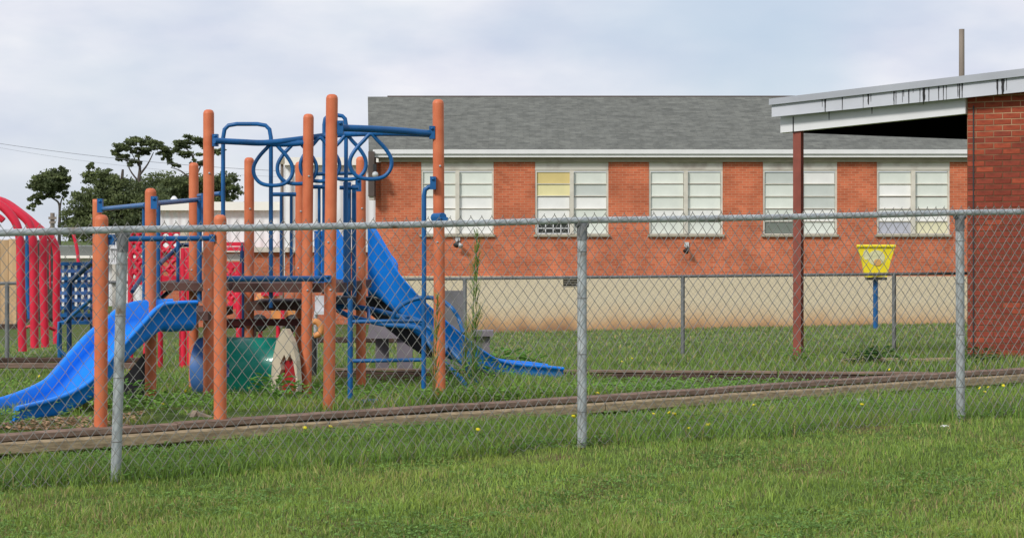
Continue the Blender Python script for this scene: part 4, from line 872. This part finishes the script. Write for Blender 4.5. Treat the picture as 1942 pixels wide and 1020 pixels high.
for x, Z in ((369.5, 20.5), (383, 20.5), (370, 20.8), (383, 20.8)):
    a = at(x, 360, Z); MB().tube([a, Vector((a.x, a.y, gz(a.x, a.y) - .02))], .02, 8).build('leg', M['white_pl'], wc)
hr = thing('rocking_toy', 'tan curved rocking toy beside the tallest orange post', 'toy')
MB().tube([at(*p) for p in ((362, 371, 19.5), (370, 368, 19.5), (376, 374, 19.5), (375, 382, 19.5), (368, 385, 19.5))], .035, 10, smooth=4).build('body', M['orange_pl'], hr)
a = at(368, 385, 19.5); MB().tube([a, Vector((a.x, a.y, gz(a.x, a.y) - .02))], .03, 8).build('spring', M['dark'], hr)

# ------------------------------------------------------------------ small loose things on the ground
def rock(px, py, r, label, m='rock', sq=.6):
    rg = random.Random(int(px)); p = hit(px, py); mb = MB(); n = 9; V = []; Fc = []
    for i in range(5):
        for k in range(n):
            a = 2 * math.pi * k / n; q = math.sin(math.pi * (i + .35) / 5.2); V.append(p + Vector((math.cos(a) * q, math.sin(a) * q, math.cos(math.pi * (i + .1) / 4.6) * sq)) * r * rg.uniform(.8, 1.2))
    Fc = [(i * n + k, i * n + (k + 1) % n, (i + 1) * n + (k + 1) % n, (i + 1) * n + k) for i in range(4) for k in range(n)] + [tuple(range(n))[::-1], tuple(range(4 * n, 5 * n))]
    mb.add(V, Fc); mb.build('stone' if m == 'rock' else 'litter', M[m], label=label, cat='stone' if m == 'rock' else 'litter')
rock(307, 524, .055, 'brown grey stone lying in the grass under the left part of the fence')
rock(1071, 476, .06, 'grey stone in the long grass left of the rightmost near post')
rock(1107, 491, .035, 'white scrap of litter at the foot of the rightmost near fence post', 'paper', .3)
rock(1008, 461, .05, 'white litter in the grass below the tan timbers', 'paper', .35)
sw = thing('scrap_wood', 'broken pale wooden frame lying beside the front posts', 'wood scrap')
MB().beam(at(223, 484, 12.7), at(229, 474, 12.8), .035, .03).build('batten', M['scrap'], sw); MB().beam(at(228, 475, 12.8), at(248, 482, 12.75), .035, .03).build('batten', M['scrap'], sw); MB().beam(at(220, 478, 12.85), at(240, 474, 12.9), .03, .025).build('batten', M['scrap'], sw)

# ------------------------------------------------------------------ grass
def patch(X, Y, k=1.0, ph=0.0):
    return (np.sin(X * 1.7 * k + ph) * np.sin(Y * 1.3 * k - ph * 2) + .6 * np.sin(X * 3.9 * k + Y * 2.2 * k + ph) * np.sin(Y * 4.7 * k + 1.3 + ph) + .4 * np.sin(X * 8.3 * k - Y * 6.1 * k)) / 2
def blades(name, label, n, region, hfun, wfun, seed, dry=.12, keep=None, lean=.5, base=(.25, .365, .07)):
    rg = np.random.default_rng(seed); x0, x1, y0, y1 = region
    # denser near the viewer, even across the picture
    iy = rg.uniform(1 / y1, 1 / y0, n * 2); Y = 1 / iy; X = rg.uniform(x0, x1, n * 2) * Y
    clump = patch(X, Y, 3.1, .8); ok = rg.uniform(-1.2, 1.0, n * 2) < clump + .9
    if keep is not None: ok &= keep(X, Y)
    X, Y = X[ok][:n], Y[ok][:n]; n = len(X); Z = ground_z(X, Y)
    h = np.maximum(hfun(X, Y), .012) * rg.uniform(.45, 1.35, n); w_ = wfun(Y) * rg.uniform(.6, 1.3, n); a = rg.uniform(0, 2 * np.pi, n); la = rg.uniform(0, 2 * np.pi, n); ln = h * rg.uniform(.1, lean, n) * 1.3
    dx, dy = np.cos(a) * w_ / 2, np.sin(a) * w_ / 2; lx, ly = np.cos(la) * ln, np.sin(la) * ln
    P0 = np.stack([X - dx, Y - dy, Z - .01], -1); P1 = np.stack([X + dx, Y + dy, Z - .01], -1)
    P2 = np.stack([X + dx * .75 + lx * .35, Y + dy * .75 + ly * .35, Z + h * .55], -1); P3 = np.stack([X - dx * .75 + lx * .35, Y - dy * .75 + ly * .35, Z + h * .55], -1)
    T = np.stack([X + lx, Y + ly, Z + h * .95], -1); T2 = np.stack([X + lx + dx * .15, Y + ly + dy * .15, Z + h * .95], -1)
    V = np.stack([P0, P1, P2, P3, P3, P2, T2, T], 1).reshape(-1, 3)
    pt = patch(X, Y, .9, 2.0) + .35 * patch(X, Y * .35, 4.2, 6); f = rg.uniform(0, 1, n)
    c = np.array(base) * (1 + .25 * pt[:, None]) * rg.uniform(.65, 1.35, (n, 1)); c[:, 2] *= rg.uniform(.7, 1.5, n)
    yel = np.clip(pt * .8 + patch(X, Y, 2.3, 5) * .7, 0, 1)[:, None] * .55; c = c * (1 - yel) + np.array([.33, .34, .08]) * yel
    dr = f < dry * (1 + 1.5 * np.clip(patch(X, Y, 1.6, 4), -.6, 1)); c[dr] = np.array([.46, .38, .17]) * rg.uniform(.6, 1.2, (dr.sum(), 1))
    return fastmesh(name, V, 4, np.repeat(c, 8, 0), M['blade'], label=label, cat='grass', kind='stuff')
fence_Y = lambda X: 11.54 + (X - .456) * .4142
def clover(name, label, n, region, seed, mask, hh=.03, size=.011, col=(.15, .27, .06), cat='clover'):
    rg = np.random.default_rng(seed); x0, x1, y0, y1 = region; iy = rg.uniform(1 / y1, 1 / y0, n * 5); Y = 1 / iy; X = rg.uniform(x0, x1, n * 5) * Y
    ok = mask(X, Y, rg); X, Y = X[ok][:n], Y[ok][:n]; n = len(X); P = np.stack([X, Y, ground_z(X, Y) + hh * rg.uniform(.3, 1.25, n)], -1); V = []
    for k in range(3):
        a = rg.uniform(0, .6, n) + k * 2.09; l = size * rg.uniform(.7, 1.4, n); d = np.stack([np.cos(a) * l, np.sin(a) * l, rg.uniform(-.2, .5, n) * l], -1); e = np.stack([-np.sin(a) * l * .5, np.cos(a) * l * .5, rg.uniform(-.3, .3, n) * l], -1)
        V.append(np.stack([P, P + d * .6 + e, P + d * 1.15, P + d * .6 - e], 1))
    V = np.stack(V, 1).reshape(-1, 3); c = np.array(col) * rg.uniform(.6, 1.4, (n, 1))
    return fastmesh(name, V, 4, np.repeat(c, 12, 0), M['blade'], label=label, cat=cat, kind='stuff')
clover('clover', 'patches of clover and broadleaf weeds in the lawn in front of the fence', 16000, (-.36, .36, 7.7, 13), 21, lambda X, Y, rg: (Y < fence_Y(X)) & (patch(X, Y, 1.9, 3.3) + .35 * rg.normal(size=len(X)) > .5))
clover('low_weeds', 'low leafy weeds in the verge between fence and timber border', 15000, (-.36, .36, 9.6, 17), 22, lambda X, Y, rg: (Y > fence_Y(X) - .1) & (Y < front_line(X) - .12) & (patch(X, Y, 1.6, 1.3) + .4 * rg.normal(size=len(X)) > .25), .06, .014, (.13, .26, .05), 'weeds')
clover('bed_weeds', 'rough leafy weeds filling the timber edged playground bed', 17000, (-.3, .30, 11.8, 18.2), 23, lambda X, Y, rg: (Y > front_line(X) + .1) & (Y < rear_line(X) - .55) & (((X > -.7) & (patch(X, Y, 1.4, 2) + .6 * rg.normal(size=len(X)) > -.1)) | (patch(X, Y, 1.6, 5) + .3 * rg.normal(size=len(X)) > .6)), .10, .018, (.16, .30, .05), 'weeds')
blades('lawn_grass', 'short mown grass in front of the near fence', 105000, (-.36, .36, 7.7, 14.5), lambda X, Y: .034 + .014 * patch(X, Y, 1.3) + .02 * (patch(X, Y, 2.2, 3) > .45), lambda Y: .0052 + 0 * Y, 1, .13, lambda X, Y: (Y < fence_Y(X) + .02) , .7)
blades('verge_grass', 'longer grass between the near fence and the timber border', 72000, (-.36, .36, 9.2, 17.5), lambda X, Y: .075 + .03 * patch(X, Y, 1.7) + np.exp(-((Y - fence_Y(X)) / .18) ** 2) * .05 - .06 * np.exp(-((front_line(X) - Y) / .35) ** 2), lambda Y: .0062 + 0 * Y, 2, .07, lambda X, Y: (Y > fence_Y(X) - .12) & (Y < front_line(X) - .15) & ~((np.abs(Y - fence_Y(X) + .05) < .1) & (patch(X, Y, 1.1, 7) > .12)), .6, (.205, .33, .062))
blades('bed_grass', 'weedy grass growing inside the timber edged playground bed', 60000, (-.36, .36, 11.2, 19), lambda X, Y: np.clip(.055 + .05 * patch(X, Y, 1.5, 1) + .09 * np.exp(-((X - .2) / .9) ** 2) * (1 + patch(X, Y, 2.6, 2)) - .04 * ((Y > rear_line(X) - .6) & (X > .9)), .03, .3), lambda Y: .0085 + 0 * Y, 3, .12, lambda X, Y: (Y > front_line(X) + .08) & (Y < 18.6) & ((patch(X, Y, 1.2, 9) > -.18) | (X > -1)) & ~((X < -2.4) & (Y < 13.2) & (patch(X, Y, 2, 1) < .35)), .7, (.205, .34, .058))
blades('rear_lawn_grass', 'grass beyond the playground bed up to the far fence', 70000, (-.42, .40, 18.3, 30), lambda X, Y: .085 + .03 * patch(X, Y, .8), lambda Y: .013 + 0 * Y, 4, .08, None, .6, (.19, .30, .065))
blades('school_lawn_grass', 'lawn running from the far fence to the school wall', 60000, (-.42, .42, 30, 52), lambda X, Y: .07 + .02 * patch(X, Y, .5), lambda Y: .03 + 0 * Y, 5, .12, lambda X, Y: Y < 49.9, .6, (.195, .295, .075))

# ------------------------------------------------------------------ weeds and flowers
def leafplant(name, label, px, py, n, h, wd_, seed, col=(.09, .2, .03), group=None, spread=.12, Z=None):
    rg = random.Random(seed); p = hit(px, py) if Z is None else at(px, py, Z)
    if Z is not None: p.z = gz(p.x, p.y)
    t = thing(name, label, 'weed', group); V = []; C_ = []
    m = MB()
    for k in range(max(3, n // 8)):
        a = rg.uniform(0, 6.28); r = rg.uniform(0, spread); m.tube([p + Vector((0, 0, -.02)), p + Vector((math.cos(a) * r * .5, math.sin(a) * r * .5, h * .4)), p + Vector((math.cos(a) * r, math.sin(a) * r, h * rg.uniform(.7, 1)))], .003, 4)
    m.build('stem', M['weedstem'], t)
    for k in range(n):
        a = rg.uniform(0, 6.28); r = rg.uniform(0, spread) ; z = h * rg.uniform(.15, 1); c = p + Vector((math.cos(a) * r, math.sin(a) * r, z)); d = Vector((math.cos(a), math.sin(a), rg.uniform(-.1, .9))).normalized(); s = Vector((-d.y, d.x, rg.uniform(-.3, .3))).normalized(); l = wd_ * rg.uniform(.7, 1.3) * 2.4
        q = [c, c + d * l * .3 + s * wd_ * .4, c + d * l * .65 + s * wd_ * .36 - Vector((0, 0, l * .06)), c + d * l - Vector((0, 0, l * .25)), c + d * l * .65 - s * wd_ * .36 - Vector((0, 0, l * .06)), c + d * l * .3 - s * wd_ * .4]
        V += [q[0], q[1], q[4], q[5]][:0]; V += [q[0], q[1], q[2], q[3]]; V += [q[0], q[3], q[4], q[5]]; cc = np.array(col) * rg.uniform(.7, 1.35); C_ += [cc] * 8
    fastmesh('foliage', np.array([tuple(v) for v in V]), 4, np.array(C_), M['blade'], t)
M['weedstem'] = mat('green_stem', (.14, .2, .06), .8)
M['drystem'] = mat('dry_olive_stem', (.22, .17, .07), .8)
W = [(585, 406, 70, .34, .05, 18.0, 'bright broadleaf weed behind the right slide'), (606, 410, 60, .27, .05, 18.1, 'spreading broadleaf weed nearer the end of the right slide'),
     (790, 440, 60, .07, .02, None, 'low clover like weed spilling over the rear timber'), (835, 436, 60, .07, .02, None, 'low creeping weed mat right of the clover'), (755, 446, 50, .08, .02, None, 'low creeping weed just right of the middle post'),
     (1032, 406, 110, .21, .032, 20.3, 'dark bushy weed at the foot of the far fence post'), (1008, 408, 80, .15, .032, 20.2, 'smaller dark weed left of the far fence post'), (1148, 418, 90, .22, .032, 19.4, 'dark weed at the foot of the brick wing'),
     (325, 462, 90, .20, .035, 14.3, 'broadleaf weed growing in front of the tunnel mouth'), (345, 466, 40, .12, .035, 14.2, 'small weed at the right of the tunnel mouth'),
     (558, 440, 110, .34, .028, 15.4, 'leafy weed under the right slide'), (612, 446, 100, .18, .025, 15.9, 'weed in front of the right slide exit'), (142, 470, 90, .2, .03, 13.2, 'weed beneath the left slide'), (640, 452, 50, .1, .025, 15.8, 'low weed right of the slide exit'),
     (528, 452, 110, .34, .028, 14.6, 'tall leafy weed at the foot of the right orange post'), (585, 440, 90, .24, .022, 16.0, 'thin leafy weed against the blue slide'), (935, 420, 90, .18, .025, 20.8, 'weed tuft at the foot of the canopy column'), (1060, 410, 60, .14, .025, 19.8, 'weed tuft right of the bushy weed by the far fence'),
     (700, 452, 50, .13, .02, 16.4, 'weed clump hidden behind the middle post'), (890, 444, 50, .10, .02, 16.9, 'low weed leaning over the front timbers'), (450, 460, 50, .13, .02, 14.5, 'low weed under the ladder rungs'), (190, 466, 40, .1, .03, 14.0, 'low weed beside the second orange post')]
for i, (x, y, n, h, wd_, Z, lb) in enumerate(W): leafplant('weed', lb, x, y, n, h, wd_, i, col=(.045, .12, .03) if 'dark' in lb else (.15, .32, .055), Z=Z, spread=.2 if h > .1 else .3)
def fennel(label, x, ytop, Z, dry, seed, n=230, spread=1.0):
    rg = random.Random(seed); t = thing('tall_weed', label, 'weed'); top = at(x, ytop, Z); base = Vector((top.x - .03, Z, gz(top.x, Z) - .02)); H = top.z - base.z
    MB().tube([base, base.lerp(top, .5) + Vector((-.02, 0, 0)), top], .008, 6, smooth=5, taper=.002).build('stem', M['drystem' if dry else 'weedstem'], t)
    V = []; C_ = []
    for k in range(n):
        f = rg.uniform(.08, .98); c = base.lerp(top, f); a = rg.uniform(0, 6.28); l = (.26 * (1 - f) ** .6 + .05) * rg.uniform(.5, 1.1) * spread
        d = Vector((math.cos(a) * .5, math.sin(a) * .5, rg.uniform(.6, 1.5))).normalized(); s = Vector((-math.sin(a), math.cos(a), 0)) * .003; e_ = c + d * l
        V += [c - s, c + s, c.lerp(e_, .6) + s, c.lerp(e_, .6) - s]; V += [c.lerp(e_, .6) - s, c.lerp(e_, .6) + s, e_ + s * .2, e_ - s * .2]
        cc = 1.7 * np.array((.16, .17, .05) if rg.random() < (.75 if dry else .25) else (.10, .19, .04)) * rg.uniform(.7, 1.3); C_ += [cc] * 8
        for q in range(2):
            g = c.lerp(e_, rg.uniform(.3, .95)); dd = (d + Vector((rg.uniform(-.6, .6), rg.uniform(-.6, .6), rg.uniform(-.2, .4)))).normalized() * rg.uniform(.02, .055); ss = s * .7
            V += [g - ss, g + ss, g + dd + ss * .2, g + dd - ss * .2]; C_ += [cc * 1.1] * 4
    fastmesh('foliage', np.array([tuple(v) for v in V]), 4, np.array(C_), M['blade'], t)
fennel('tall feathery green weed standing against the school wall', 559, 262, 15.3, False, 1, 210)
fennel('browning feathery weed leaning on the right orange post', 513, 338, 13.6, True, 2, 90, .75)
fennel('second shorter feathery weed left of the tallest one', 547, 372, 15.0, True, 3, 70, .9)
FL = [(729, 415), (741, 411), (722, 427), (739, 418), (785, 479), (790, 482), (766, 480), (884, 469), (830, 491), (808, 496), (1176, 443), (1149, 449), (1159, 446), (1154, 453), (1043, 424), (138, 534), (190, 468), (206, 429), (218, 451), (46, 433), (357, 497), (387, 496), (672, 483), (700, 470), (1010, 470), (560, 500)]
head = MB().lathe([(0, 0), (.014, .002), (.017, .008), (.012, .013), (0, .015)], (0, 0, 0), 9).mesh('flower_head'); head.materials.append(M['flower'])
stem_me = MB().tube([(0, 0, 0), (.004, 0, .05), (0, 0, .1)], .0016, 4).mesh('stem'); stem_me.materials.append(M['weedstem'])
for x, y in FL:
    p = hit(x, y + 9); hgt = .06 + .03 * random.random()
    t = thing('dandelion', 'small yellow dandelion flower on a thin stem in the grass', 'flower', 'yellow dandelions scattered in the grass', loc=p)
    s_ = link('stem', stem_me, None, t); s_.scale = (1, 1, hgt / .1); h_ = link('flower_head', head, None, t, loc=(0, 0, hgt - .004)); h_.rotation_euler = (R(random.uniform(10, 50)), 0, random.uniform(0, 6))
    if (x, y) == (138, 534): h_.scale = (1.3,) * 3

# wood chips spilled around the end of the left slide
def chips():
    rg = np.random.default_rng(77); n = 900; X = rg.uniform(-3.5, -2.6, n); Y = front_line(X) + rg.uniform(.06, .75, n) ** 1.0; Z = ground_z(X, Y) + rg.uniform(.004, .02, n)
    a = rg.uniform(0, 6.28, n); l = rg.uniform(.008, .022, n); w_ = l * .45; t = rg.uniform(-.4, .4, n)
    d = np.stack([np.cos(a) * l, np.sin(a) * l, t * l], -1); e = np.stack([-np.sin(a) * w_, np.cos(a) * w_, rg.uniform(-.5, .5, n) * w_], -1); P = np.stack([X, Y, Z], -1)
    V = np.stack([P - d - e, P + d - e, P + d + e, P - d + e], 1).reshape(-1, 3); c = np.array([.42, .27, .16]) * rg.uniform(.5, 1.4, (n, 1))
    fastmesh('wood_chips', V, 4, np.repeat(c, 4, 0), M['blade'], label='tan wood chips spread around the end of the left slide', cat='wood chips', kind='stuff')
chips()
